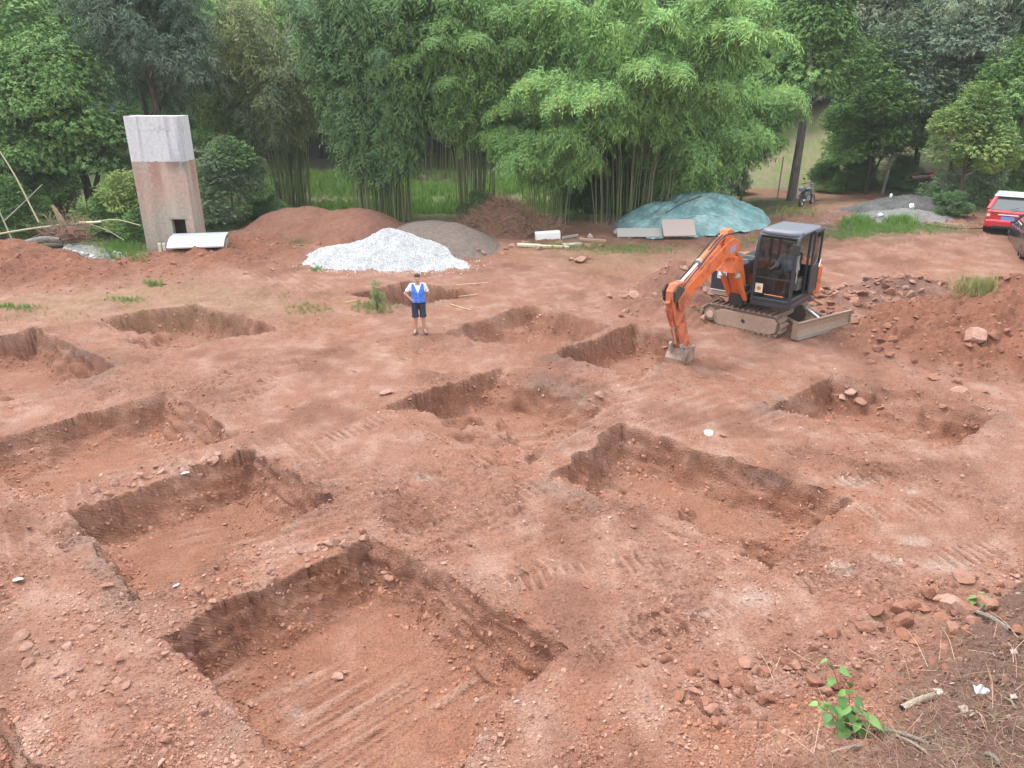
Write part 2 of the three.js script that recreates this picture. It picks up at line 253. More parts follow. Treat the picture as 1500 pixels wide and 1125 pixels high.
{
  const NX = 960, z0 = -3.0, rows = [];
  const yOf = (z) => { const dy = -EYE.y, dz = z; return 562.5 - FOCAL * (dy * cP - dz * sP) / (-dy * sP - dz * cP); };
  const yA = yOf(z0), yB = yOf(-47), NR = 960;
  for (let j = 0; j < NR; j++) { const py = lerp(yA, yB, Math.pow(j / (NR - 1), 0.93)); rows.push(onLevel(750, py).z); }
  for (let z = -47.4, s = 0.45; z > -330; z -= s, s *= 1.05) rows.push(z);
  const N = rows.length, pos = new Float32Array(NX * N * 3), colr = new Float32Array(NX * N * 3), uv = new Float32Array(NX * N * 2), idx = new Uint32Array((NX - 1) * (N - 1) * 6), c = [0, 0, 0];
  for (let j = 0; j < N; j++) { const z = rows[j], half = 0.9 * (-z) + 3.2;
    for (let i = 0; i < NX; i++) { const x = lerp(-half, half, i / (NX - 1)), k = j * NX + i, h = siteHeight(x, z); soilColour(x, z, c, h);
      pos[k * 3] = x; pos[k * 3 + 1] = h; pos[k * 3 + 2] = z; colr.set(c, k * 3); uv[k * 2] = (x + 0.7 * h) / UVM; uv[k * 2 + 1] = (z - 0.9 * h) / UVM; } }
  let q = 0; for (let j = 0; j < N - 1; j++) for (let i = 0; i < NX - 1; i++) { const a = j * NX + i, b = a + 1, d = a + NX, e = d + 1; idx[q++] = a; idx[q++] = b; idx[q++] = d; idx[q++] = b; idx[q++] = e; idx[q++] = d; }
  const g = new THREE.BufferGeometry(); g.setAttribute('position', new THREE.BufferAttribute(pos, 3)); g.setAttribute('color', new THREE.BufferAttribute(colr, 3)); g.setAttribute('uv', new THREE.BufferAttribute(uv, 2)); g.setIndex(new THREE.BufferAttribute(idx, 1)); g.computeVertexNormals();
  // ragged faces: walls and clods pushed in and out along their normals
  const nr = g.attributes.normal.array;
  for (let k = 0; k < NX * N; k++) { const ny = nr[k * 3 + 1]; if (ny > 0.86) continue; const x = pos[k * 3], y = pos[k * 3 + 1], z = pos[k * 3 + 2], s = (0.86 - ny) / 0.5, w = Math.min(1, s) * (0.09 * n2(x * 2.6 + z * 2.1, y * 4 + x) + 0.07 * n2((x - z) * 4.2, y * 6.5 + 5 + (x + z) * 1.1) + 0.045 * n2((x - z) * 9 + (x + z) * 3, y * 9 + 11)); pos[k * 3] += nr[k * 3] * w; pos[k * 3 + 1] += ny * w * 0.5; pos[k * 3 + 2] += nr[k * 3 + 2] * w; }
  g.computeVertexNormals();
  const m = structure('ground', g, soilMat); m.userData.label = 'levelled site of red soil cut with square footing pits';
}
// ---------------------------------------------------------------- heaps on the site
function lobe(px, py, z, rx, rz, o = {}) { const p = atDepth(px, py, z); return { x: p.x, z, h: p.y - coarse(p.x, z), rx, rz, a: o.a ?? 0, q: o.q ?? 1, e: o.e ?? 0.12 }; }
function lobesAt(L, x, z) {
  let m = -1;
  for (const l of L) { const ca = Math.cos(l.a), sa = Math.sin(l.a), dx = x - l.x, dz = z - l.z, u = (dx * ca + dz * sa) / l.rx, v = (-dx * sa + dz * ca) / l.rz, r = Math.hypot(u, v); if (r > 1.6) continue;
    let k = (Math.sqrt(1 + l.e * l.e) - Math.sqrt(Math.pow(r, 2 * l.q) + l.e * l.e)) / (Math.sqrt(1 + l.e * l.e) - l.e); const f = l.h * k; const lo = Math.min(m, f), hi = Math.max(m, f); m = lo > -0.1 ? hi + Math.max(0, 0.12 - (hi - lo)) ** 2 * 0.8 : hi; }
  return m;
}
const HEAPS = [];
function heapShape(L, cell, bumpy, tint, o = {}) {
  const warp = o.warp ?? 0.22, f = (x, z) => { const wx = x + warp * n2(x * 0.9 + 8, z * 0.9), wz = z + warp * n2(x * 0.9, z * 0.9 + 33); const b = lobesAt(L, wx, wz); return b > 0 ? b + Math.min(1, b / 0.3) * bumpy(x, z) : b; };
  const x0 = Math.min(...L.map((l) => l.x - Math.max(l.rx, l.rz))) - 0.5, x1 = Math.max(...L.map((l) => l.x + Math.max(l.rx, l.rz))) + 0.5, z0 = Math.min(...L.map((l) => l.z - Math.max(l.rx, l.rz))) - 0.5, z1 = Math.max(...L.map((l) => l.z + Math.max(l.rx, l.rz))) + 0.5;
  const nx = Math.ceil((x1 - x0) / cell), nz = Math.ceil((z1 - z0) / cell), B = new Float32Array((nx + 1) * (nz + 1)), id = new Int32Array(B.length).fill(-1), pos = [], col = [], uv = [], idx = [], c = [0, 0, 0];
  for (let j = 0; j <= nz; j++) for (let i = 0; i <= nx; i++) B[j * (nx + 1) + i] = f(x0 + i * cell, z0 + j * cell);
  const vert = (i, j) => { const k = j * (nx + 1) + i; if (id[k] < 0) { id[k] = pos.length / 3; const x = x0 + i * cell, z = z0 + j * cell, b = Math.max(B[k], -0.25), y = coarse(x, z) + b - 0.05; pos.push(x, y, z); siteHeight(x, z, false); tint(x, z, b, c); if (!o.own) { const k = [0, 0, 0], w = ss(0.4, 0.02, b + 0.15 * n2(x * 3, z * 3)); siteHeight(x, z); soilColour(x, z, k); mixc(c, k, w); } col.push(...c); uv.push((x + 0.7 * y) / UVM, (z - 0.9 * y) / UVM); } return id[k]; };
  for (let j = 0; j < nz; j++) for (let i = 0; i < nx; i++) { const k = j * (nx + 1) + i; if (Math.max(B[k], B[k + 1], B[k + nx + 1], B[k + nx + 2]) <= -0.0) continue; const a = vert(i, j), b = vert(i + 1, j), d = vert(i, j + 1), e = vert(i + 1, j + 1); idx.push(a, d, b, b, d, e); }
  const g = new THREE.BufferGeometry(); g.setAttribute('position', new THREE.Float32BufferAttribute(pos, 3)); g.setAttribute('color', new THREE.Float32BufferAttribute(col, 3)); g.setAttribute('uv', new THREE.Float32BufferAttribute(uv, 2)); g.setIndex(idx); g.computeVertexNormals();
  HEAPS.push(f); return { g, f };
}
function heap(name, label, L, cell, bumpy, tint, o = {}) {
  o.own = !!o.mat; const s = heapShape(L, cell, bumpy, tint, o), c = L[0];
  const t = thing(name, label, o.category ?? 'heap', [c.x, 0, c.z], 0, o.group); s.g.translate(-c.x, 0, -c.z);
  t.userData.f = undefined; delete t.userData.f;
  mesh(o.part ?? 'mound', s.g, o.mat ?? soilMat, t); t.shape = s.f; return { t, f: s.f, c };
}
const tone = (A, B, amt = 1, fr = 1.2) => (x, z, b, c) => { const k = clamp(0.5 + amt * fbm(x * fr, z * fr, 3)), d = n2(x * 6, z * 6); for (let i = 0; i < 3; i++) c[i] = lerp(A[i], B[i], k) * (1 + 0.22 * d); };
const lumps = (amp) => (x, z) => amp * (fbm(x * 1.6, z * 1.6 + 4, 3) + 0.55 * ridge(x * 4.2, z * 4.2, 2) + 0.25 * n2(x * 13, z * 13));
const REDSOIL = [0.3, 0.122, 0.07], BROWNSOIL = [0.24, 0.105, 0.068];

const leftBerm = heap('soil_heap', 'long low berm of red soil in front of the leaning tower', [lobe(15, 352, -25.4, 2.8, 2.9), lobe(-70, 352, -26, 3, 3), lobe(105, 383, -25.0, 3.0, 2.6), lobe(195, 379, -26.6, 2.6, 2.3), lobe(285, 359, -28, 3.2, 2.6), lobe(355, 346, -29.6, 2.8, 2.7), lobe(330, 366, -27.2, 2.6, 1.9), lobe(400, 362, -28.2, 2.4, 2.0), lobe(235, 384, -26, 2.4, 2)], 0.07, lumps(0.17), tone(REDSOIL, BROWNSOIL), { category: 'soil heap' });
const backMound = heap('soil_heap', 'smooth topped red soil mound behind the white gravel', [lobe(440, 304, -33.2, 2.9, 2.9, { q: 1.5, e: 0.3 }), lobe(515, 306, -32.8, 2.6, 2.6, { q: 1.5, e: 0.3 }), lobe(370, 335, -32, 2.2, 2.4)], 0.08, lumps(0.07), tone([0.27, 0.122, 0.082], [0.31, 0.155, 0.11]), { category: 'soil heap' });
const rightHeap = heap('soil_heap', 'big red soil heap strewn with clods below the dark parked car', [lobe(1500, 408, -18.6, 3.3, 2.8), lobe(1590, 392, -18.2, 3.4, 3), lobe(1405, 434, -18.9, 2.6, 2.2), lobe(1330, 474, -18.2, 2.2, 1.5), lobe(1450, 478, -17.0, 2.4, 1.5), lobe(1560, 470, -16.4, 2.2, 1.6)], 0.05, lumps(0.27), tone(REDSOIL, [0.26, 0.11, 0.068]), { category: 'soil heap' });
const armHeap = heap('soil_heap', 'stony dug out soil heap behind the excavator arm', [lobe(992, 382, -22.6, 1.5, 1.9), lobe(945, 428, -21.3, 1.3, 1.2), lobe(1000, 440, -20.3, 1.0, 1.0)], 0.05, lumps(0.12), tone([0.3, 0.145, 0.1], [0.23, 0.11, 0.08]), { category: 'soil heap' });
const carHeap = heap('soil_heap', 'small red dirt spill between grey gravel and the red car', [lobe(1412, 333, -31.2, 1.3, 0.9), lobe(1440, 318, -33, 1.5, 1.2)], 0.06, lumps(0.1), tone(REDSOIL, BROWNSOIL), { category: 'soil heap' });

// washed white gravel, grey sand, grey gravels
const SPECK = rng(77);
const [gravelMap, gravelBump] = grainMaps(512, 1, (() => { const A = tileNoise(512, 4, 11), B = tileNoise(512, 8, 12), C = tileNoise(512, 32, 13); return (i, j, c) => { const k = j * 512 + i, v = 205 + 75 * A[k] + 60 * B[k] + 30 * C[k] + 20 * (SPECK() - 0.5); c[0] = c[1] = c[2] = clamp(v, 60, 255); c[3] = clamp(128 + 110 * A[k] + 80 * B[k], 0, 255); }; })());
const gravelMat = new THREE.MeshStandardMaterial({ vertexColors: true, map: gravelMap, bumpMap: gravelBump, bumpScale: 0.06, roughness: 0.95, side: THREE.DoubleSide });
const small = (amp) => (x, z) => amp * (fbm(x * 1.1 + 70, z * 1.1, 3) + 0.5 * n2(x * 7, z * 7) + 0.3 * n2(x * 17, z * 17));
const whiteGravel = heap('gravel_pile', 'heap of white crushed gravel spilling onto the soil', [lobe(575, 336, -28.0, 2.9, 2.2, { q: 1.0, e: 0.18 }), lobe(515, 356, -27.8, 2.2, 1.8, { e: 0.3 }), lobe(632, 374, -27.0, 1.7, 1.1, { e: 0.3 })], 0.05, (x, z) => 0.16 * fbm(x * 0.8 + 3, z * 0.8, 2) + small(0.05)(x, z), tone([0.58, 0.595, 0.62], [0.74, 0.75, 0.77], 0.9, 1.6), { category: 'gravel pile', mat: gravelMat });
const greySand = heap('sand_pile', 'heap of grey brown sand behind the white gravel', [lobe(632, 324, -30.6, 2.6, 3.2, { q: 1.5, e: 0.2 }), lobe(658, 326, -30.2, 2.1, 3.1, { q: 1.2, e: 0.15 })], 0.06, (x, z) => 0.03 * fbm(x * 1.3, z * 1.3, 2), tone([0.26, 0.2, 0.175], [0.3, 0.235, 0.2], 0.8), { category: 'sand pile', mat: gravelMat });
const paleGravel = heap('gravel_pile', 'pale grey gravel heap behind the grass strip', [lobe(1325, 305, -32.6, 2.6, 1.5, { e: 0.35 }), lobe(1280, 316, -32.2, 1.7, 1.2), lobe(1365, 316, -32.2, 1.5, 1.1)], 0.06, small(0.05), tone([0.3, 0.295, 0.28], [0.42, 0.41, 0.39]), { category: 'gravel pile', mat: gravelMat });
const darkGravel = heap('gravel_pile', 'dark grey gravel heap behind the pale gravel', [lobe(1335, 284, -35.4, 2.7, 1.5, { e: 0.35 }), lobe(1278, 296, -34.6, 1.7, 1.2)], 0.06, small(0.05), tone([0.14, 0.14, 0.145], [0.24, 0.235, 0.23]), { category: 'gravel pile', mat: gravelMat });
const whiteRubble = heap('rubble_pile', 'spill of broken white plaster rubble beside the uprooted stump', [lobe(108, 357, -27.6, 2.1, 1.5), lobe(150, 370, -27.0, 1.3, 1.1)], 0.05, lumps(0.12), tone([0.35, 0.33, 0.31], [0.5, 0.49, 0.47]), { category: 'rubble pile', mat: gravelMat });
const rockHeap = heap('rubble_pile', 'heap of broken red sandstone slabs behind the dozer blade', [lobe(1322, 402, -22.4, 2.2, 1.4), lobe(1262, 428, -21.6, 1.7, 1.1), lobe(1370, 425, -22, 1.3, 1.1)], 0.06, lumps(0.1), tone([0.26, 0.14, 0.105], [0.2, 0.1, 0.075]), { category: 'rubble pile' });
const groundTop = (x, z) => { let h = siteHeight(x, z); const c = coarse(x, z); for (const f of HEAPS) { const b = f(x, z); if (b > 0.05) h = Math.max(h, c + b - 0.05); } return h; };
const rest = (px, py) => { const d = rayOf(px, py); const surf = (x, z) => { let h = coarse(x, z); const c = h; for (const f of HEAPS) { const b = f(x, z); if (b > 0.05) h = Math.max(h, c + b - 0.05); } return h; }; return onGround(px, py, surf); };

// ---------------------------------------------------------------- stones
function stoneGeo(seed, detail, flat) {
  const r = rng(seed), g = mergeVertices((() => { const q = new THREE.IcosahedronGeometry(1, detail); q.deleteAttribute('normal'); q.deleteAttribute('uv'); return q; })(), 1e-4), p = g.attributes.position, cuts = [];
  for (let k = 0; k < 13; k++) cuts.push([V(r() - 0.5, r() - 0.5, r() - 0.5).normalize(), 0.42 + 0.34 * r()]);
  const ox = r() * 50, v = V(0, 0, 0);
  for (let i = 0; i < p.count; i++) { v.fromBufferAttribute(p, i); const n = 1 + 0.28 * n2(v.x * 1.6 + ox, v.y * 1.6 + v.z * 1.3); v.multiplyScalar(n); for (const [d, l] of cuts) { const q = v.dot(d); if (q > l) v.addScaledVector(d, (l - q) * 0.97); } p.setXYZ(i, v.x, v.y * flat, v.z); }
  const h = g.toNonIndexed(); h.computeVertexNormals(); h.setAttribute('uv', new THREE.BufferAttribute(new Float32Array(h.attributes.position.count * 2).map((_, i) => h.attributes.position.array[(i >> 1) * 3 + (i & 1) * 2] * 0.12), 2)); return h;
}
const STONES = [...Array(8)].map((_, k) => stoneGeo(300 + k, 1, 0.5 + 0.05 * k)), SLABS = [...Array(5)].map((_, k) => stoneGeo(400 + k, 1, 0.26 + 0.05 * k)), PEBBLES = [...Array(3)].map((_, k) => stoneGeo(500 + k, 0, 0.6));
const rockMats = [[0.41, 0.215, 0.155], [0.38, 0.175, 0.112], [0.32, 0.145, 0.095], [0.48, 0.28, 0.215], [0.42, 0.245, 0.19]].map((c) => new THREE.MeshStandardMaterial({ color: new THREE.Color().setRGB(...c), map: soilMap, bumpMap: soilBump, bumpScale: 0.008, roughness: 0.95 }));
const paleRock = new THREE.MeshStandardMaterial({ color: new THREE.Color().setRGB(0.6, 0.52, 0.45), map: soilMap, bumpMap: soilBump, bumpScale: 0.008, roughness: 0.95 });
const chalk = new THREE.MeshStandardMaterial({ color: new THREE.Color().setRGB(0.72, 0.71, 0.69), map: gravelMap, roughness: 0.9 });
const rs = rng(99);
function poseStone(m, x, y, z, s, tilt = 0.5) { m.position.set(x, y, z); m.rotation.set((rs() - 0.5) * 2 * tilt, rs() * 6.28, (rs() - 0.5) * 2 * tilt); m.scale.set(s * (0.8 + 0.5 * rs()), s * (0.8 + 0.4 * rs()), s * (0.7 + 0.4 * rs())); }
function clods(h, n, geos, mats, smin, smax, o = {}) {          // pieces of a heap, each its own part
  for (let k = 0, tries = 0; k < n && tries < n * 60; tries++) {
    const l = h.L ? h.L : null, x = h.c.x + (rs() - 0.5) * (o.wx ?? 6), z = h.c.z + (o.dz ?? 0) + (rs() - 0.5) * (o.wz ?? 4), b = h.f(x, z); if (b < (o.low ?? -0.12) || (o.near && rs() > 0.5 && b > 0.5)) continue;
    const s = smin + (smax - smin) * Math.pow(rs(), 2.2), m = mesh(o.name ?? 'stone', geos[Math.floor(rs() * geos.length)], mats[Math.floor(rs() * mats.length)], h.t), y = Math.max(coarse(x, z) + Math.max(b, 0) - 0.05, siteHeight(x, z));
    poseStone(m, x - h.c.x, y + s * 0.12, z - h.c.z, s, o.tilt ?? 0.5); k++;
  }
}
clods(rockHeap, 290, SLABS, [rockMats[0], rockMats[4], rockMats[1], rockMats[0]], 0.07, 0.24, { wx: 7.5, wz: 4, tilt: 0.9 });
clods(rightHeap, 185, STONES.concat(SLABS), [rockMats[1], rockMats[2], rockMats[2]], 0.045, 0.2, { wx: 9, wz: 6, dz: 0.8, name: 'clod' });
clods(armHeap, 90, SLABS.concat(STONES), [rockMats[0], rockMats[3], rockMats[1]], 0.06, 0.2, { wx: 5, wz: 5, dz: 0.6 });
clods(leftBerm, 150, STONES, [rockMats[1], rockMats[2], rockMats[0]], 0.05, 0.2, { wx: 22, wz: 9, dz: -0.8, name: 'clod' });
clods(carHeap, 24, STONES, [rockMats[0], rockMats[1]], 0.05, 0.16, { wx: 4, wz: 4, name: 'clod' });
clods(whiteRubble, 200, SLABS.concat(STONES), [chalk, chalk, paleRock], 0.05, 0.15, { wx: 5.5, wz: 4, tilt: 0.9, name: 'plaster_piece' });
clods(rightHeap, 110, STONES.concat(SLABS), [rockMats[1], rockMats[2], rockMats[1]], 0.04, 0.15, { wx: 10, wz: 5, dz: 2.0, low: -0.7, name: 'clod' });
{ const b = mesh('boulder', STONES[3], rockMats[3], rightHeap.t), p = rest(1428, 498); b.position.set(p.x - rightHeap.c.x, p.y + 0.1, p.z - rightHeap.c.z); b.scale.set(0.34, 0.36, 0.3); b.rotation.set(0.4, 0.6, 0.5); b.userData.label = 'largest boulder on the heap'; }

// loose stones that can be told apart
function loose(name, label, group, list, geos, mats) { for (const [px, py, wpx] of list) { const p = rest(px, py), dist = p.distanceTo(EYE), s = wpx * dist / FOCAL / 2, m = single(name, geos[Math.floor(rs() * geos.length)], mats[Math.floor(rs() * mats.length)], label, 'rock', group); const y = groundTop(p.x, p.z); poseStone(m, p.x, y + s * (0.02 + 0.25 * rs()), p.z, s, 0.5); } }
function along(list, n, jx, jy, w0, w1) { const out = []; for (let k = 0; k < n; k++) { const q = rs() * (list.length - 1), i = Math.floor(q), t = q - i; out.push([lerp(list[i][0], list[i + 1][0], t) + (rs() - 0.5) * jx, lerp(list[i][1], list[i + 1][1], t) + (rs() - 0.5) * jy, lerp(w0, w1, Math.pow(rs(), 2.5))]); } return out; }
loose('rock', 'reddish stone on the stony ridge between two neighbouring pits', 'stones on the pit ridges', along([[130, 735], [250, 690], [330, 672]], 26, 30, 14, 10, 22).concat(along([[260, 905], [430, 830], [530, 785]], 40, 50, 26, 10, 24)), STONES.concat(SLABS), [rockMats[0], rockMats[3], rockMats[4]]);
loose('rock', 'small angular stone scattered over the stony ground below the wooden sticks', 'stones at the foot of the bank', along([[960, 970], [1060, 1030], [1120, 1075]], 30, 120, 60, 10, 26), STONES, [rockMats[1], rockMats[0], rockMats[2]]);
loose('rock', 'reddish clod lying on the toe of the earth bank', 'clods on the bank toe', along([[1060, 1040], [1180, 985], [1290, 950], [1400, 900], [1490, 880]], 170, 140, 100, 9, 34), STONES.concat(SLABS), [rockMats[1], rockMats[0], rockMats[2], rockMats[2]]);
loose('rock', 'angular stone lying on stony ground left of the nearest pit', 'stones left of the nearest pit', along([[30, 900], [150, 940], [220, 1010], [260, 1090]], 60, 200, 110, 9, 22), STONES.concat(SLABS), [rockMats[0], rockMats[3], rockMats[4]]);
loose('rock', 'stone lying on the floor of a dug pit', 'stones on pit floors', [[495, 992, 22], [506, 986, 16], [566, 846, 18], [545, 852, 14], [455, 985, 10], [470, 880, 12], [640, 930, 12], [600, 1040, 12], [250, 800, 10], [330, 770, 9], [1248, 578, 26], [1262, 590, 22], [1232, 588, 18], [1290, 600, 16], [960, 700, 12], [935, 692, 12], [1020, 720, 10], [1060, 735, 10], [700, 640, 8], [660, 650, 8]], SLABS, [rockMats[0], rockMats[3]]);
loose('rock', 'stone lying loose on the trodden ground between the pits', 'stones on the trodden ground', [[928, 778, 16], [905, 782, 14], [975, 968, 24], [968, 960, 14], [1400, 578, 22], [1380, 600, 14], [1440, 575, 16], [1470, 820, 12], [1340, 830, 10], [720, 560, 8], [975, 512, 10], [640, 560, 8], [1120, 640, 10], [1060, 640, 12], [1150, 590, 10], [430, 600, 9], [380, 560, 9], [520, 545, 8], [600, 585, 10], [690, 800, 10], [760, 830, 12], [860, 860, 10], [880, 920, 12], [1180, 800, 10], [1200, 930, 14], [1460, 760, 10], [1410, 700, 9]], STONES, [rockMats[0], rockMats[3], rockMats[1]]);
{ const one = (label, px, py, w, mat, flat) => { const p = rest(px, py), s = w * p.distanceTo(EYE) / FOCAL / 2, m = single('rock', flat ? SLABS[2] : STONES[5], mat, label, 'rock'); poseStone(m, p.x, groundTop(p.x, p.z) + s * 0.2, p.z, s, 0.3); };
  one('pale stone block with mossy side on the bank top', 1388, 890, 46, rockMats[3]); one('white flat stone at the back rim of the widest pit', 1038, 636, 18, chalk, true); one('pale stone lump on the rim beside the centre pit', 878, 584, 20, rockMats[3]); one('pale flat slab on the ridge beside the centre pit', 566, 578, 26, rockMats[3], true); one('white plaster scrap on the rim between two left pits', 272, 698, 12, chalk, true); one('white plaster scrap on the ridge above the nearest pit', 258, 862, 12, chalk, true); one('white scrap on the trodden ground left of the pits', 26, 850, 14, chalk, true); }
{ // countless small stones and crumbs
  const e2 = new THREE.Euler(), r = rng(1234), per = [[], [], []], cols = [[], [], []], q = new THREE.Quaternion(), e = new THREE.Euler(), m4 = new THREE.Matrix4(), c = [0, 0, 0];
  for (let k = 0; k < 95000; k++) {
    const py = 415 + 790 * Math.pow(r(), 0.85), px = -150 + 1800 * r(), p = onLevel(px, py), x = p.x, z = p.z; if (z < -24) continue;
    const h = siteHeight(x, z), I = info; let w = 0.07 + 0.7 * I.rough * I.rough; if (I.edge > -0.5 && I.edge < 0.1) w += 0.5; if (I.bank > -0.5) w += 0.7; if (px < 420 && py > 830) w += 0.5; if (px > 880 && px < 1260 && py > 820) w += 0.15; if (I.floor > 0.5) w *= 0.55; if (I.pit > 0.03 && I.floor < 0.6) w += 0.75;
    w *= 0.35 + 1.3 * ss(-0.25, 0.35, n2(x * 1.1 + 5, z * 1.1)); if (r() > w) continue;
    const dist = Math.hypot(x, EYE.y, z), px1 = dist / 751, u = r(), s = Math.max(px1 * 0.55, (u < 0.72 ? 0.006 + 0.009 * r() : u < 0.95 ? 0.012 + 0.016 * r() : 0.026 + 0.024 * r()));
    soilColour(x, z, c); const b = 0.88 + 0.3 * r(), pale = r() < 0.25 ? 0.35 * r() : 0, n = k % 3;
    e.set(r() * 6.28, r() * 6.28, r() * 6.28); q.setFromEuler(e); m4.compose(V(x, h + s * 0.25, z), q, V(s * (0.8 + 0.6 * r()), s * (0.6 + 0.5 * r()), s)); per[n].push(...m4.elements); cols[n].push(...c.map((v, i) => lerp(v * b, [0.52, 0.38, 0.33][i], pale)));
  }
  for (const f of [[rockHeap, 2600], [rightHeap, 5200], [armHeap, 1500], [leftBerm, 5200], [backMound, 1500]]) for (let k = 0; k < f[1]; k++) { const x = f[0].c.x + (r() - 0.5) * 20, z = f[0].c.z + (r() - 0.5) * 10, b = f[0].f(x, z); if (b < 0.02) continue; const s = 0.018 + 0.05 * Math.pow(r(), 3); e.set(r() * 6, r() * 6, r() * 6); q.setFromEuler(e); m4.compose(V(x, coarse(x, z) + b - 0.045, z), q, V(s, s * 0.7, s)); per[0].push(...m4.elements); const v = 0.8 + 0.5 * r(); cols[0].push(0.3 * v, 0.13 * v, 0.08 * v); }
  // crumbs and clods sticking out of the pit walls and fallen to their foot
  for (const p of PITS) for (let k = 0; k < 900; k++) {
    const i = Math.floor(r() * 4), a = p.q[i], b = p.q[(i + 1) % 4], e = p.e[i], t = r(), d = e[4] * (0.02 + 1.25 * Math.pow(r(), 0.8)), x = lerp(a[0], b[0], t) + e[2] * d, z = lerp(a[1], b[1], t) + e[3] * d; if (e[4] > 1 && r() > 0.3) continue;
    const h = siteHeight(x, z); if (info.pit < 0.03) continue; const s = 0.012 + 0.05 * Math.pow(r(), 2.5); soilColour(x, z, c, h); e2.set(r() * 6.28, r() * 6.28, r() * 6.28); q.setFromEuler(e2); m4.compose(V(x, h, z), q, V(s * (0.9 + 0.7 * r()), s * (0.6 + 0.5 * r()), s)); per[k % 3].push(...m4.elements); const v = 0.85 + 0.3 * r(); cols[k % 3].push(c[0] * v, c[1] * v, c[2] * v);
  }
  const g = new THREE.Group(); g.name = 'loose_stones'; g.userData = { kind: 'stuff', label: 'small stones and crumbs of red soil strewn over the site' }; scene.add(g);
  const mat = new THREE.MeshStandardMaterial({ color: 0xffffff, roughness: 0.96 });
  per.forEach((a, n) => { const im = new THREE.InstancedMesh(PEBBLES[n], mat, a.length / 16); im.instanceMatrix.array.set(a); im.instanceColor = new THREE.InstancedBufferAttribute(new Float32Array(cols[n]), 3); im.name = 'stones'; im.castShadow = im.receiveShadow = true; im.userData = { kind: 'stuff' }; g.add(im); });
}
{ // chips over the white gravel and the other gravels
  const r = rng(555), q = new THREE.Quaternion(), e = new THREE.Euler(), m4 = new THREE.Matrix4();
  for (const [h, n, wx, wz, s0, cr] of [[whiteGravel, 9000, 9, 6, 0.02, [0.68, 0.69, 0.71]], [paleGravel, 2500, 8, 5, 0.025, [0.36, 0.35, 0.34]], [darkGravel, 2500, 8, 5, 0.025, [0.2, 0.2, 0.2]]]) {
    const a = [], c = []; for (let k = 0; k < n; k++) { const x = h.c.x + (r() - 0.5) * wx, z = h.c.z + (r() - 0.5) * wz, b = h.f(x, z); if (b < -0.06 - 0.25 * r() * r()) continue; const s = s0 * (0.6 + 0.9 * r()); e.set(r() * 6, r() * 6, r() * 6); q.setFromEuler(e); m4.compose(V(x - h.c.x, Math.max(coarse(x, z) + b - 0.045, coarse(x, z) - 0.0 + 0.005), z - h.c.z), q, V(s, s * 0.8, s)); a.push(...m4.elements); const v = 0.75 + 0.5 * r(); c.push(cr[0] * v, cr[1] * v, cr[2] * v); }
    const im = new THREE.InstancedMesh(PEBBLES[1], new THREE.MeshStandardMaterial({ color: 0xffffff, roughness: 0.95 }), a.length / 16); im.instanceMatrix.array.set(a); im.instanceColor = new THREE.InstancedBufferAttribute(new Float32Array(c), 3); im.name = 'chips'; im.userData = { kind: 'stuff' }; im.castShadow = im.receiveShadow = true; h.t.add(im);
  }
}
// ---------------------------------------------------------------- leaves
function leafBlade(P, base, dir, side, len, wid, fold) {            // two triangles, a little folded
  const mid = base.clone().addScaledVector(dir, len * 0.42), tip = base.clone().addScaledVector(dir, len), up = V(0, 1, 0).cross(dir).lengthSq() < 1e-4 ? V(1, 0, 0) : V(0, 1, 0), n = side.clone().cross(dir).normalize();
  const a = mid.clone().addScaledVector(side, wid / 2).addScaledVector(n, fold * wid), b = mid.clone().addScaledVector(side, -wid / 2).addScaledVector(n, fold * wid);
  P.push(...base.toArray(), ...a.toArray(), ...tip.toArray(), ...base.toArray(), ...tip.toArray(), ...b.toArray());
}
const geoOf = (P) => { const g = new THREE.BufferGeometry(); g.setAttribute('position', new THREE.Float32BufferAttribute(P, 3)); g.computeVertexNormals(); return g; };
function sprayGeo(seed, n, len, wid, reach, droop, spread) {           // a twig's worth of leaves along +z, drooping
  const r = rng(seed), P = [];
  for (let k = 0; k < n; k++) {
    const t = (k + r()) / n, az = (r() - 0.5) * 2 * spread, base = V((r() - 0.5) * 0.5 * reach, -droop * t * t * reach * 0.6 + (r() - 0.5) * 0.3 * reach, t * reach);
    const dir = V(Math.sin(az), -droop * (0.35 + r()) + 0.25 * (r() - 0.5), Math.cos(az)).normalize(), side = dir.clone().cross(V(0, 1, 0)).normalize().applyAxisAngle(dir, (r() - 0.5) * 1.4);
    leafBlade(P, base, dir, side, len * (0.7 + 0.6 * r()), wid * (0.8 + 0.4 * r()), 0.18 * (r() - 0.5));
  }
  return geoOf(P);
}
const SPRAY = {
  bamboo: [sprayGeo(1, 18, 0.21, 0.038, 0.48, 0.9, 1.5), sprayGeo(2, 18, 0.21, 0.038, 0.48, 0.9, 1.5)],
  broad: [sprayGeo(3, 14, 0.14, 0.075, 0.34, 0.4, 1.9), sprayGeo(4, 14, 0.14, 0.075, 0.34, 0.4, 1.9)],
  cypress: [sprayGeo(5, 20, 0.2, 0.026, 0.36, 0.75, 1.7), sprayGeo(6, 20, 0.2, 0.026, 0.36, 0.75, 1.7)],
  far: [sprayGeo(7, 16, 0.3, 0.12, 0.7, 0.5, 1.9), sprayGeo(8, 16, 0.3, 0.12, 0.7, 0.5, 1.9)],
  grass: [(() => { const r = rng(9), P = []; for (let k = 0; k < 14; k++) { const a = r() * 6.28, d = V(Math.cos(a) * 0.5 * r(), 1, Math.sin(a) * 0.5 * r()).normalize(); leafBlade(P, V((r() - 0.5) * 0.12, 0, (r() - 0.5) * 0.12), d, V(Math.cos(a + 1.5), 0, Math.sin(a + 1.5)), 0.16 + 0.16 * r(), 0.012, 0.1); } return geoOf(P); })()],
};
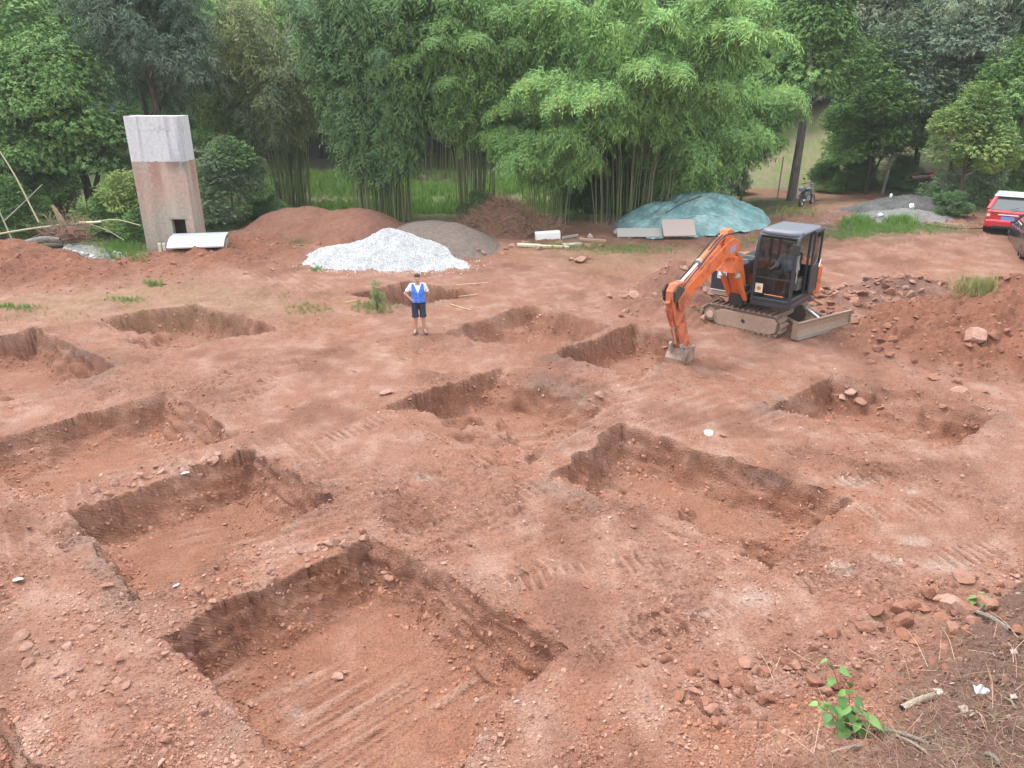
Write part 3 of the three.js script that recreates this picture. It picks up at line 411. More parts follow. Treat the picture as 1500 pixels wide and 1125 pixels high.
const leafMat = new THREE.MeshPhysicalMaterial({ color: 0xffffff, roughness: 0.9, side: THREE.DoubleSide, specularIntensity: 0.3, vertexColors: true });
const WHITE = [1, 1, 1];
class Leaves {                                                       // leaves gathered into one mesh: a plume, a clump of a crown
  constructor(kind, seed) { this.src = SPRAY[kind].map((g) => g.attributes.position.array); this.p = []; this.c = []; this.r = rng(seed); this.q = new THREE.Quaternion(); this.e = new THREE.Euler(); }
  add(p, az, pitch, s, col = WHITE) {
    const r = this.r, a = this.src[Math.floor(r() * this.src.length)], w = V(0, 0, 0), P = this.p, C = this.c; this.e.set(pitch, az, (r() - 0.5) * 1.2, 'YXZ'); this.q.setFromEuler(this.e); const v0 = 0.8 + 0.4 * r(), t0 = (r() - 0.5) * 0.2;
    for (let i = 0; i < a.length; i += 18) { const v = v0 * (0.88 + 0.24 * r()), t = t0 + (r() - 0.5) * 0.1; for (let k = 0; k < 18; k += 3) { w.set(a[i + k], a[i + k + 1], a[i + k + 2]).multiplyScalar(s).applyQuaternion(this.q); P.push(p.x + w.x, p.y + w.y, p.z + w.z); C.push(col[0] * v * (1 + t), col[1] * v, col[2] * v * (1 - t)); } }
  }
  geo() { const g = new THREE.BufferGeometry(); g.setAttribute('position', new THREE.Float32BufferAttribute(this.p, 3)); g.setAttribute('color', new THREE.Float32BufferAttribute(this.c, 3)); g.computeVertexNormals(); return g; }
}
function instances(name, geo, mat, mats, cols, parent) { const im = new THREE.InstancedMesh(geo, mat, mats.length); mats.forEach((m, i) => { im.setMatrixAt(i, m); im.setColorAt(i, new THREE.Color().setRGB(...cols[i])); }); im.name = name; im.userData = { kind: 'stuff' }; im.castShadow = im.receiveShadow = true; parent.add(im); return im; }
const barkMap = grainMaps(256, 1, (() => { const A = tileNoise(256, 8, 21), B = tileNoise(256, 32, 22); return (i, j, c) => { const k = j * 256 + i, v = 200 + 90 * A[k] + 50 * B[k]; c[0] = c[1] = c[2] = clamp(v, 60, 255); c[3] = clamp(128 + 120 * A[k], 0, 255); }; })());
const bark = (r, g, b) => new THREE.MeshStandardMaterial({ color: new THREE.Color().setRGB(r, g, b), map: barkMap[0], bumpMap: barkMap[1], bumpScale: 0.02, roughness: 0.95 });
const BARK_DARK = bark(0.09, 0.075, 0.06), BARK_GREY = bark(0.2, 0.17, 0.15), BARK_BROWN = bark(0.17, 0.12, 0.1);
const CULMS = [std(0.12, 0.15, 0.06, 0.6), std(0.17, 0.17, 0.09, 0.65), std(0.09, 0.12, 0.05, 0.6), std(0.24, 0.23, 0.15, 0.7)];

// ---------------------------------------------------------------- bamboo: a clump of culms that arch outward and carry drooping plumes
function bamboo(label, px, py, o) {
  const p0 = at(px, py), g0 = coarse(p0.x, p0.z), t = thing('bamboo_clump', label, 'bamboo', [p0.x, g0, p0.z], 0, o.group), r = rng(o.seed);
  const kinds = [0.28, 0.5, 0.72, 0.95].map((f, k) => {              // four plumes of growing reach, grown along +x
    const out = o.spread * f, droop = o.droop * (0.7 + 0.25 * k), H = o.h, L = new Leaves('bamboo', o.seed + 5 + k), t0 = o.t0 + 0.05 * (k % 2);
    const P = (s) => V(out * Math.pow(s, 2.1), -0.15 + H * (s - droop * Math.pow(s, 4.5)), 0.25 * Math.sin(s * 3 + k) * s);
    for (let i = 0; i < o.leaves; i++) {
      const s = t0 + (1 - t0) * Math.pow(r(), 0.8), q = (s - t0) / (1 - t0), w = o.w * (0.25 + Math.sin(Math.PI * Math.min(1, q * 0.9 + 0.08))) * 0.8, c = P(s), aa = r() * 6.283, rr = Math.sqrt(r()) * w, x = c.x + Math.cos(aa) * rr, z = c.z + Math.sin(aa) * rr, y = c.y - 0.45 * rr * rr / w + (r() - 0.5) * 0.3 * w;
      if (y > (o.clear ?? 0.6)) L.add(V(x, y, z), Math.atan2(x - c.x, z - c.z) + (r() - 0.5) * 0.8, 0.2 + 0.4 * r(), (o.ls ?? 1) * (0.85 + 0.5 * r()));
    }
    const rad = 0.03 * (o.fat ?? 1); return { plume: L.geo(), culm: tube([0, 0.2, 0.4, 0.6, 0.8, 1].map(P), rad, rad * 0.25, 5, 9), m: [], c: [] };
  });
  for (let k = 0; k < o.n; k++) {
    const a = r() * 6.283, br = Math.sqrt(r()), f = clamp((0.25 + 0.75 * r()) * (0.4 + 0.6 * br) + 0.12 * (r() - 0.5)), K = kinds[Math.min(3, Math.floor(f * 4))], s = 0.68 + 0.42 * r();
    const la = Math.atan2(Math.sin(a) + (o.lz ?? 0) + (r() - 0.5) * 0.8, Math.cos(a) + (o.lx ?? 0) + (r() - 0.5) * 0.8), pos = V(Math.cos(a) * br * o.rx, 0, Math.sin(a) * br * o.rz), q = new THREE.Quaternion().setFromEuler(new THREE.Euler((r() - 0.5) * 0.1, -la, (r() - 0.5) * 0.1, 'YXZ')), hue = r();
    const c = mesh('culm', K.culm, CULMS[Math.floor(r() * r() * 4)], t); c.position.copy(pos); c.quaternion.copy(q); c.scale.set(s, s, s);
    K.m.push(new THREE.Matrix4().compose(pos, q, V(s, s, s))); K.c.push([0, 1, 2].map((i) => lerp(o.cA[i], o.cB[i], hue)));
  }
  for (const K of kinds) if (K.m.length) instances('foliage', K.plume, leafMat, K.m, K.c, t);
  return t;
}
// ---------------------------------------------------------------- trees: tapered trunk, limbs, and a crown of leaf clumps
const clumpCache = new Map();
function crownClumps(kind, per, weep, tall) {                         // unit clumps, shared by trees of a kind
  const key = [kind, per, weep, tall].join(); if (clumpCache.has(key)) return clumpCache.get(key);
  const list = [0, 1, 2].map((v) => { const L = new Leaves(kind, 700 + v), r = rng(800 + v * 7 + per), ls = kind === 'far' ? 0.6 : kind === 'broad' ? 0.5 : 0.75;
    if (kind === 'broad') per = Math.round(per * 2.1); for (let i = 0; i < per; i++) { const u = r() * 2 - 1, b = r() * 6.283, w = Math.sqrt(1 - u * u), lump = 1 + 0.35 * n2(Math.cos(b) * 2 + v * 9, u * 2 + Math.sin(b)), f = Math.pow(r(), 0.38) * lump, x = Math.cos(b) * w * f, z = Math.sin(b) * w * f, y = (u < 0 ? u * 0.6 : u * 0.8) * f * tall; L.add(V(x, y - weep * (x * x + z * z), z), Math.atan2(x, z) + (r() - 0.5), -0.5 * u + 0.3 * (r() - 0.5) + (weep ? 0.4 : 0), ls * (0.8 + 0.5 * r())); }
    return L.geo(); });
  clumpCache.set(key, list); return list;
}
function tree(name, label, category, base, o) {
  const t = thing(name, label, category, base, 0, o.group), r = rng(o.seed), C = crownClumps(o.leaf, o.per, o.weep ?? 0, o.tall ?? 1), sets = C.map(() => ({ m: [], c: [] }));
  const H = o.h, lean = o.lean ?? [0, 0], mid = (s) => V(lean[0] * s * s + 0.05 * Math.sin(s * 7 + o.seed), -0.2 + (H + 0.2) * s, lean[1] * s * s);
  if (o.fork) for (const f of o.fork) mesh('limb', tube([mid(f[0]), mid(f[0]).add(V(f[1] * 0.4, H * f[3] * 0.35, f[2] * 0.4)), mid(f[0]).add(V(f[1], H * f[3], f[2]))], o.r * 0.6, o.r * 0.2, 7, 8), o.bark, t);
  mesh('trunk', tube([0, 0.15, 0.3, 0.5, 0.7, 0.92].map(mid), o.r, o.r * 0.25, 9, 14), o.bark, t);
  for (let k = 0; k < o.blobs; k++) {
    const q = (k + r()) / o.blobs, s = lerp(o.c0, 1, q), a = r() * 6.283, env = o.shape(q), rr = env * Math.sqrt(0.15 + 0.85 * r()), c0 = mid(Math.min(1, s)), c = V(c0.x + Math.cos(a) * rr, c0.y + (r() - 0.5) * 0.06 * H, c0.z + Math.sin(a) * rr), R = o.blob * (0.55 + 0.8 * r());
    if (rr > 0.4 && k % 2 === 0) { const f = mid(Math.max(0.1, s - 0.12)); mesh('limb', tube([f, f.clone().lerp(c, 0.5).add(V(0, 0.12 * rr, 0)), c], o.r * 0.28, o.r * 0.06, 5, 5), o.bark, t); }
    const hue = r(), n = Math.floor(r() * 3); sets[n].m.push(new THREE.Matrix4().compose(c, new THREE.Quaternion().setFromEuler(new THREE.Euler((r() - 0.5) * 0.4, r() * 6.28, (r() - 0.5) * 0.4)), V(R * (0.85 + 0.3 * r()), R * (0.8 + 0.35 * r()), R * (0.85 + 0.3 * r())))); sets[n].c.push([0, 1, 2].map((i) => lerp(o.cA[i], o.cB[i], hue)));
  }
  C.forEach((g, n) => { if (sets[n].m.length) instances('crown', g, leafMat, sets[n].m, sets[n].c, t); });
  return t;
}
const OLIVE = [0.22, 0.25, 0.105], FRESH = [0.175, 0.3, 0.095], BRIGHT = [0.24, 0.405, 0.135], DEEP = [0.11, 0.185, 0.088], BLUEG = [0.19, 0.255, 0.185], MID = [0.145, 0.245, 0.085], YELLOWG = [0.29, 0.38, 0.12], GREYG = [0.23, 0.3, 0.19];  // blue and grey greens are lightened so far trees carry haze in colour
const round = (R) => (q) => R * Math.sqrt(Math.max(0.05, 1 - (2 * q - 0.9) ** 2)), spire = (R) => (q) => R * (1.05 - q * 0.85);
// the bamboo grove, from the leaning tower to the tarpaulin
bamboo('large bright green bamboo clump with billowing plumes behind the tarpaulin heap', 925, 328, { seed: 11, n: 50, rx: 1.9, rz: 0.9, h: 12.5, spread: 6.6, droop: 0.3, t0: 0.4, leaves: 300, w: 1.3, cA: FRESH, cB: BRIGHT, lz: 0.3, lx: 0.12, clear: 1.4 });
bamboo('low bright bamboo clump drooping over the root heap', 800, 330, { seed: 12, n: 26, rx: 1.4, rz: 0.7, h: 7.6, spread: 3.4, droop: 0.36, t0: 0.4, leaves: 220, w: 1.05, cA: FRESH, cB: BRIGHT, lz: 0.5, clear: 1.5 });
bamboo('young bright bamboo clump hanging over the tarpaulin left end', 1000, 320, { seed: 21, n: 24, rx: 1.3, rz: 0.7, h: 7.2, spread: 3.2, droop: 0.4, t0: 0.16, leaves: 210, w: 1.05, cA: MID, cB: BRIGHT, lz: 0.4, lx: 0.3, clear: 0.3 });
bamboo('bright bamboo clump spreading left of the slim grey trunk', 1062, 304, { seed: 22, n: 22, rx: 1.2, rz: 0.7, h: 9.5, spread: 3.4, droop: 0.34, t0: 0.3, leaves: 220, w: 1.15, cA: FRESH, cB: BRIGHT, lz: 0.3, clear: 1.8 });
bamboo('dense leafy bamboo thicket added as dark backing behind the bright clump', 900, 316, { seed: 23, n: 70, rx: 3.4, rz: 0.8, h: 9.5, spread: 2.2, droop: 0.2, t0: 0.06, leaves: 170, w: 0.9, cA: DEEP, cB: MID, clear: 0.2 });  // added backing: dims the bright field showing through the clump in front
bamboo('bamboo clump with dark vertical culms right of the green field gap', 695, 322, { seed: 13, n: 40, rx: 1.0, rz: 0.9, h: 12.5, spread: 4.6, droop: 0.26, t0: 0.38, leaves: 210, w: 1.05, cA: MID, cB: FRESH, lz: 0.2, lx: -0.3, clear: 2.2, fat: 1.2 });
bamboo('bamboo clump with dense green culms left of the green field gap', 560, 324, { seed: 14, n: 64, rx: 1.4, rz: 0.9, h: 12.5, spread: 2.8, droop: 0.16, t0: 0.2, leaves: 160, w: 0.95, cA: DEEP, cB: MID, lz: 0.1, clear: 1.6, fat: 1.2 });
bamboo('olive brown bamboo clump rising behind the red soil mound', 432, 314, { seed: 15, n: 70, rx: 0.9, rz: 0.8, h: 12.5, spread: 4.6, droop: 0.18, t0: 0.42, leaves: 130, w: 1.0, cA: OLIVE, cB: GREYG, lz: 0.1, clear: 2.8, fat: 1.2 });
bamboo('thin olive bamboo clump right of the leaning tower', 372, 306, { seed: 16, n: 26, rx: 0.8, rz: 0.8, h: 11.5, spread: 3.8, droop: 0.2, t0: 0.36, leaves: 150, w: 0.95, cA: OLIVE, cB: MID, clear: 2 });
bamboo('leafy bamboo clump at the edge beside the fallen poles', 20, 322, { seed: 17, n: 46, rx: 2.2, rz: 1.0, h: 9.5, spread: 4.2, droop: 0.34, t0: 0.12, leaves: 190, w: 1.1, cA: MID, cB: YELLOWG, lz: 0.4, lx: 0.3, clear: 0.4 });
bamboo('tall green bamboo clump far behind the grove centre', 610, 262, { seed: 18, n: 40, rx: 4, rz: 1.2, h: 17, spread: 4, droop: 0.2, t0: 0.25, leaves: 130, w: 1.4, ls: 1.5, cA: FRESH, cB: BRIGHT, clear: 4.5 });
bamboo('tall green bamboo clump far behind the tower', 320, 268, { seed: 19, n: 40, rx: 4, rz: 1.2, h: 17, spread: 4, droop: 0.2, t0: 0.22, leaves: 130, w: 1.4, ls: 1.5, cA: FRESH, cB: BRIGHT, clear: 3 });
const groundAt = (px, py) => { const p = at(px, py); return [p.x, coarse(p.x, p.z), p.z]; };
tree('leafy_tree', 'dark forked leafy tree left of the leaning tower', 'tree', groundAt(138, 322), { seed: 31, h: 7.6, r: 0.24, bark: BARK_DARK, leaf: 'broad', c0: 0.42, blobs: 34, blob: 1.25, per: 110, shape: round(2.9), cA: MID, cB: FRESH, ls: 1.15, lean: [-1.0, 0.4], weep: 0.25, fork: [[0.12, 1.4, 0.2, 0.42], [0.3, -1.3, 0.5, 0.3]] });
tree('leafy_tree', 'light green rounded leafy tree beside the forked dark tree', 'tree', groundAt(40, 316), { seed: 32, h: 9.0, r: 0.2, bark: BARK_DARK, leaf: 'broad', c0: 0.2, blobs: 40, blob: 1.3, per: 110, shape: round(3.2), cA: FRESH, cB: YELLOWG, ls: 1.15, weep: 0.3 });
tree('cypress_tree', 'dark cypress with bare lower trunk behind the leaning tower', 'tree', groundAt(258, 316), { seed: 33, h: 13.5, r: 0.22, bark: BARK_BROWN, leaf: 'cypress', c0: 0.46, blobs: 54, blob: 1.2, per: 125, shape: spire(3.1), cA: [0.085, 0.125, 0.085], cB: [0.12, 0.165, 0.11], ls: 1.4, weep: 0.35, lean: [-0.4, 0] });
tree('cypress_tree', 'dark cypress with thin black trunk beside the brown trunked cypress', 'tree', groundAt(240, 288), { seed: 34, h: 14, r: 0.2, bark: BARK_DARK, leaf: 'cypress', c0: 0.34, blobs: 34, blob: 1.3, per: 110, shape: spire(3.4), cA: DEEP, cB: BLUEG, ls: 1.4, weep: 0.35, lean: [-1.2, 0] });
tree('shrub', 'grey green rounded shrub right of the leaning tower', 'shrub', groundAt(345, 330), { seed: 35, h: 3.6, r: 0.07, bark: BARK_BROWN, leaf: 'broad', c0: 0.15, blobs: 26, blob: 0.75, per: 110, shape: round(1.35), cA: GREYG, cB: MID, ls: 0.85 });
tree('shrub', 'small leafy bush between the forked tree and the tower', 'shrub', groundAt(192, 348), { seed: 36, h: 2.2, r: 0.05, bark: BARK_BROWN, leaf: 'broad', c0: 0.1, blobs: 16, blob: 0.6, per: 110, shape: round(1.0), cA: FRESH, cB: YELLOWG, ls: 0.85 });
tree('roadside_tree', 'tall tree with slim straight grey trunk beside the motorbike', 'tree', groundAt(1159, 294), { seed: 37, h: 14, r: 0.26, bark: BARK_GREY, leaf: 'broad', c0: 0.42, blobs: 34, blob: 1.25, per: 110, shape: spire(2.4), cA: MID, cB: FRESH, ls: 1.3, weep: 0.4, lean: [0.2, 0] });
tree('leafy_tree', 'green layered tree with pale forked trunk beyond the track', 'tree', groundAt(1266, 284), { seed: 38, h: 7.2, r: 0.16, bark: BARK_DARK, leaf: 'broad', c0: 0.36, blobs: 34, blob: 1.15, per: 110, shape: round(2.8), cA: MID, cB: FRESH, ls: 1.3, fork: [[0.1, 0.8, 0, 0.3]] });
tree('leafy_tree', 'blue green broad tree above the dark gravel heap', 'tree', groundAt(1335, 270), { seed: 39, h: 9.5, r: 0.2, bark: BARK_DARK, leaf: 'broad', c0: 0.34, blobs: 38, blob: 1.3, per: 110, shape: round(3.0), cA: BLUEG, cB: GREYG, ls: 1.35 });
tree('young_tree', 'small yellow tipped tree with twin trunks left of the red car', 'tree', groundAt(1402, 306), { seed: 40, h: 4.6, r: 0.1, bark: BARK_BROWN, leaf: 'broad', c0: 0.45, blobs: 24, blob: 0.72, per: 110, shape: round(1.7), cA: MID, cB: YELLOWG, ls: 0.9, lean: [0.1, 0], fork: [[0.02, -0.25, 0.1, 0.55]] });
for (const [px, py, h, R, seed, label] of [[1222, 262, 17, 3.0, 41, 'haze paled green conifer right of the tall trunk'], [1270, 256, 18, 3.0, 42, 'feathery dark conifer behind the layered green tree'], [1395, 256, 17, 4.0, 43, 'dark drooping conifer on the slope above the small tree'], [1462, 262, 16, 4.0, 44, 'dark bushy conifer on the slope above the red car'], [1520, 258, 15, 3.4, 45, 'haze paled conifer at the far end of the slope']]) tree('conifer_tree', label, 'tree', groundAt(px, py), { seed, h, r: 0.24, bark: BARK_BROWN, leaf: 'cypress', c0: 0.36, blobs: 46, blob: 1.5, per: 125, shape: spire(R), cA: GREYG, cB: [0.27, 0.33, 0.23], ls: 1.75, weep: 0.35 });  // foliage paled to put the distance haze into its colour
tree('leafy_tree', 'bushy green tree on the slope right of the small tree', 'tree', groundAt(1475, 286), { seed: 46, h: 7, r: 0.15, bark: BARK_BROWN, leaf: 'broad', c0: 0.2, blobs: 36, blob: 1.2, per: 110, shape: round(3), cA: MID, cB: FRESH, ls: 1.2 });
// bushes: a few kinds, set out one by one
{
  const kinds = [[DEEP, MID], [MID, FRESH], [GREYG, MID]].map(([cA, cB], k) => tree('bush', '', 'bush', [0, 0, 0], { seed: 60 + k, h: 2.0, r: 0.04, bark: BARK_BROWN, leaf: 'broad', c0: 0.05, blobs: 22, blob: 0.55, per: 110, shape: round(1.35), cA, cB, ls: 0.95, group: 'bushes at the back of the site' }));
  const spots = [[1215, 280, 1, 'fresh green bush at the bend of the track', 0.8], [1240, 276, 1, 'second fresh green bush beside the track bend', 1.1], [1315, 270, 2, 'grey green bush left of the red motorbike', 0.8], [1378, 300, 2, 'grey green bush right of the dark gravel', 0.7], [1392, 318, 0, 'low dark bush right of the pale gravel', 0.5], [1430, 300, 2, 'scrubby bush left of the red car', 0.9], [1462, 290, 0, 'dark bush behind the red car roof', 1.0], [1492, 292, 1, 'green bush behind the red car', 1.0], [1330, 276, 1, 'leafy green bush behind the dark gravel heap', 0.6], [395, 322, 0, 'low bush on the back slope of the soil mound', 0.7], [700, 330, 0, 'dark bush left of the brown root heap', 0.7], [1075, 284, 2, 'bush behind the tarpaulin heap right end', 0.7], [20, 345, 1, 'leafy bush behind the fallen bamboo poles', 1.1], [160, 345, 1, 'green bush behind the white rubble', 0.8], [212, 352, 1, 'green bush at the foot of the tower', 0.6], [60, 330, 0, 'dark bush behind the uprooted stump', 1.2], [318, 335, 2, 'scrubby bush at the right foot of the tower', 0.6]];
  const used = [0, 0, 0];
  for (const [px, py, k, label, s] of spots) { const g = groundAt(px, py), o = used[k]++ ? copyOf(kinds[k], g, px * 1.7, label, s) : kinds[k]; o.position.set(...g); o.rotation.y = px * 1.7; o.scale.setScalar(s); o.userData.label = label; }
}
// the wooded slope behind
{
  const kinds = [[FRESH, BRIGHT, round(4.2), 0.25], [MID, FRESH, spire(3.6), 0.2], [GREYG, FRESH, round(4.6), 0.25]].map(([cA, cB, shape, c0], k) => tree('forest_tree', '', 'tree', [0, 0, 0], { seed: 80 + k, h: 14, r: 0.3, bark: BARK_DARK, leaf: 'far', c0, blobs: 40, blob: 1.9, per: 60, shape, cA, cB, ls: 1.1, group: 'trees of the far wooded slope' }));
  const r = rng(88), used = [0, 0, 0]; let n = 0;
  for (let row = 0; row < 2; row++) for (let i = 0; i < 24; i++) {
    const z = -66 - row * 12 - 6 * r(), x = lerp(-1.05, 1.05, (i + 0.3 + 0.4 * r()) / 24) * (-z * 0.78), k = Math.floor(r() * 3), g = [x, coarse(x, z) - 0.1, z], s = 0.85 + 0.5 * r(), o = used[k]++ ? copyOf(kinds[k], g, r() * 6.28, undefined, s) : kinds[k];
    o.position.set(...g); o.scale.setScalar(s); o.userData.label = ['rounded green tree on the far wooded slope', 'spire shaped green tree on the far wooded slope', 'broad grey green tree on the far wooded slope'][k];
  }
}
// grass and weeds
{
  const GM = [], GC = [], r = rng(92), tuft = (px, py, n, sx, sy, s, col) => { for (let k = 0; k < n; k++) { const q = rest(px + (r() + r() - 1) * sx, py + (r() + r() - 1) * sy); const k2 = s * (0.5 + 0.8 * r()), v = 0.75 + 0.5 * r(); GM.push(new THREE.Matrix4().compose(V(q.x, groundTop(q.x, q.z) - 0.02, q.z), new THREE.Quaternion().setFromAxisAngle(V(0, 1, 0), r() * 6.28), V(k2, k2, k2))); GC.push(col.map((c) => c * v)); } };
  const G1 = [0.16, 0.28, 0.07], G2 = [0.28, 0.29, 0.12];
  tuft(1300, 336, 800, 85, 9, 0.6, G1); tuft(1256, 327, 130, 24, 8, 1.2, G1); tuft(1318, 327, 120, 30, 6, 1.2, G1); tuft(1425, 424, 130, 40, 16, 0.9, G2); tuft(1240, 346, 160, 50, 5, 0.5, G1);
  tuft(920, 366, 420, 90, 9, 0.45, G1); tuft(830, 362, 160, 60, 6, 0.7, G2); tuft(185, 440, 70, 34, 5, 0.45, G1); tuft(225, 418, 40, 18, 5, 0.7, G1); tuft(20, 452, 120, 60, 5, 0.5, G1); tuft(60, 462, 60, 120, 14, 0.35, G2); tuft(330, 440, 70, 120, 14, 0.3, G2);
  tuft(550, 452, 120, 40, 10, 0.7, G2); tuft(455, 455, 90, 40, 10, 0.5, G2); tuft(185, 366, 380, 45, 20, 0.8, G1); tuft(465, 396, 30, 14, 4, 0.6, G1); tuft(1130, 355, 160, 70, 8, 0.7, G2); tuft(1165, 312, 160, 40, 10, 0.8, G2);
  const g = new THREE.Group(); g.name = 'grass'; g.userData = { kind: 'stuff', label: 'tufts of green and straw coloured grass at the edges of the site' }; scene.add(g); { const q = SPRAY.grass[0].clone(); q.setAttribute('color', new THREE.BufferAttribute(new Float32Array(q.attributes.position.count * 3).fill(1), 3)); instances('grass_tufts', q, leafMat, GM, GC, g); }
}
{ // the rice and vegetable plots seen between the bamboo clumps
  const M = [], C = [], r = rng(95); for (let k = 0; k < 9000; k++) { const x = -24 + 34 * r(), z = -39.5 - 22 * r(), row = ss(-0.25, 0.1, n2(x * 0.09, z * 0.22 + 3)); if (r() > 0.15 + 0.85 * row) continue; const s = 1.1 + 1.3 * r(), v = 0.75 + 0.5 * r(); M.push(new THREE.Matrix4().compose(V(x, coarse(x, z) - 0.03, z), new THREE.Quaternion().setFromAxisAngle(V(0, 1, 0), r() * 6.28), V(s * 1.6, s, s * 1.6))); C.push([0.2 * v, 0.33 * v, 0.08 * v]); }
  const g = new THREE.Group(); g.name = 'field_crops'; g.userData = { kind: 'stuff', label: 'bright green crops in the plots behind the bamboo' }; scene.add(g); const q = SPRAY.grass[0].clone(); q.setAttribute('color', new THREE.BufferAttribute(new Float32Array(q.attributes.position.count * 3).fill(1), 3)); instances('crop_tufts', q, leafMat, M, C, g);
}
// ---------------------------------------------------------------- the old rendered tower, its low shelter, and the debris at the left
function canvasMap(w, h, draw, srgb = true) { const c = document.createElement('canvas'); c.width = w; c.height = h; const x = c.getContext('2d'); draw(x, w, h); const t = new THREE.CanvasTexture(c); if (srgb) t.colorSpace = THREE.SRGBColorSpace; t.wrapS = t.wrapT = THREE.RepeatWrapping; return t; }
function noiseMap(w, h, f, srgb = true) { const d = new Uint8Array(w * h * 4), c = [0, 0, 0]; for (let j = 0; j < h; j++) for (let i = 0; i < w; i++) { f(i / w, j / h, c); const k = (j * w + i) * 4; d[k] = clamp(c[0], 0, 255); d[k + 1] = clamp(c[1], 0, 255); d[k + 2] = clamp(c[2], 0, 255); d[k + 3] = 255; } const t = new THREE.DataTexture(d, w, h); if (srgb) t.colorSpace = THREE.SRGBColorSpace; t.wrapS = t.wrapT = THREE.RepeatWrapping; t.magFilter = THREE.LinearFilter; t.minFilter = THREE.LinearMipmapLinearFilter; t.generateMipmaps = true; t.needsUpdate = true; return t; }
const TW = 1.95, TD = 1.0, TH = 5.0, TB = 3.42;          // width, depth, height, height of the paint line
const faceMap = (seed) => noiseMap(512, 1024, (u, v, c) => {      // v = 0 at the foot; old limewash above, pink grey render below, rain streaks, flaked strip
  const y = v * TH, x = u * TW, st = fbm(x * 3 + seed, y * 0.22, 4), g = fbm(x * 9 + seed, y * 9, 3), line = TB + 0.04 * n2(x * 6, 3) + 0.02 * n2(x * 20, 1);
  if (y > line) { const w = 196 + 16 * g + 14 * st; c[0] = w * 0.97; c[1] = w * 0.98; c[2] = w; const s = 0.55 * ss(0.1, 0.6, st + 0.5 * ss(0.72, 1, u)); c[0] -= 62 * s; c[1] -= 60 * s; c[2] -= 54 * s; const bl = 0.3 * ss(0.4, 0.0, Math.hypot((x - 1.25) * 1.0, (y - 4.55) * 2) + 0.3 * g); c[0] -= 60 * bl; c[1] -= 58 * bl; c[2] -= 50 * bl; }
  else { const w = 1 + 0.1 * g + 0.08 * st; c[0] = 162 * w; c[1] = 140 * w; c[2] = 129 * w; const grey = ss(-0.15, 0.35, n2(x * 1.1 + 5 + seed, y * 0.5)); c[0] += (150 * w - c[0]) * grey * 0.8; c[1] += (147 * w - c[1]) * grey * 0.8; c[2] += (138 * w - c[2]) * grey * 0.8;
    const red = ss(0.13, 0.05, Math.abs(u - 0.42) + 0.06 * g) * ss(2.0, 3.0, y + 0.5 * st) * 0.45; c[0] += (150 - c[0]) * red; c[1] += (98 - c[1]) * red; c[2] += (86 - c[2]) * red;
    const soot = ss(line - 0.35 - 0.5 * Math.max(0, st), line, y) * ss(0.3, 0.9, u) * ss(-0.3, 0.3, st + g); c[0] += (92 - c[0]) * soot * 0.75; c[1] += (84 - c[1]) * soot * 0.75; c[2] += (80 - c[2]) * soot * 0.75;
    const pale = ss(0.12, 0.02, Math.abs(u - 0.6) + 0.05 * g) * 0.35; c[0] += 28 * pale; c[1] += 34 * pale; c[2] += 26 * pale; }
});
const renderBump = noiseMap(256, 256, (u, v, c) => { const k = (Math.floor(v * 255) * 1024 + Math.floor(u * 255)); c[0] = c[1] = c[2] = 128 + 110 * tB[k] + 60 * tD[k]; }, false);
const towerMat = new THREE.MeshStandardMaterial({ map: faceMap(0), bumpMap: renderBump, bumpScale: 0.012, roughness: 0.95 }), towerSide = new THREE.MeshStandardMaterial({ map: faceMap(9), bumpMap: renderBump, bumpScale: 0.012, roughness: 0.95 }), brickDark = std(0.13, 0.085, 0.07, 0.95);
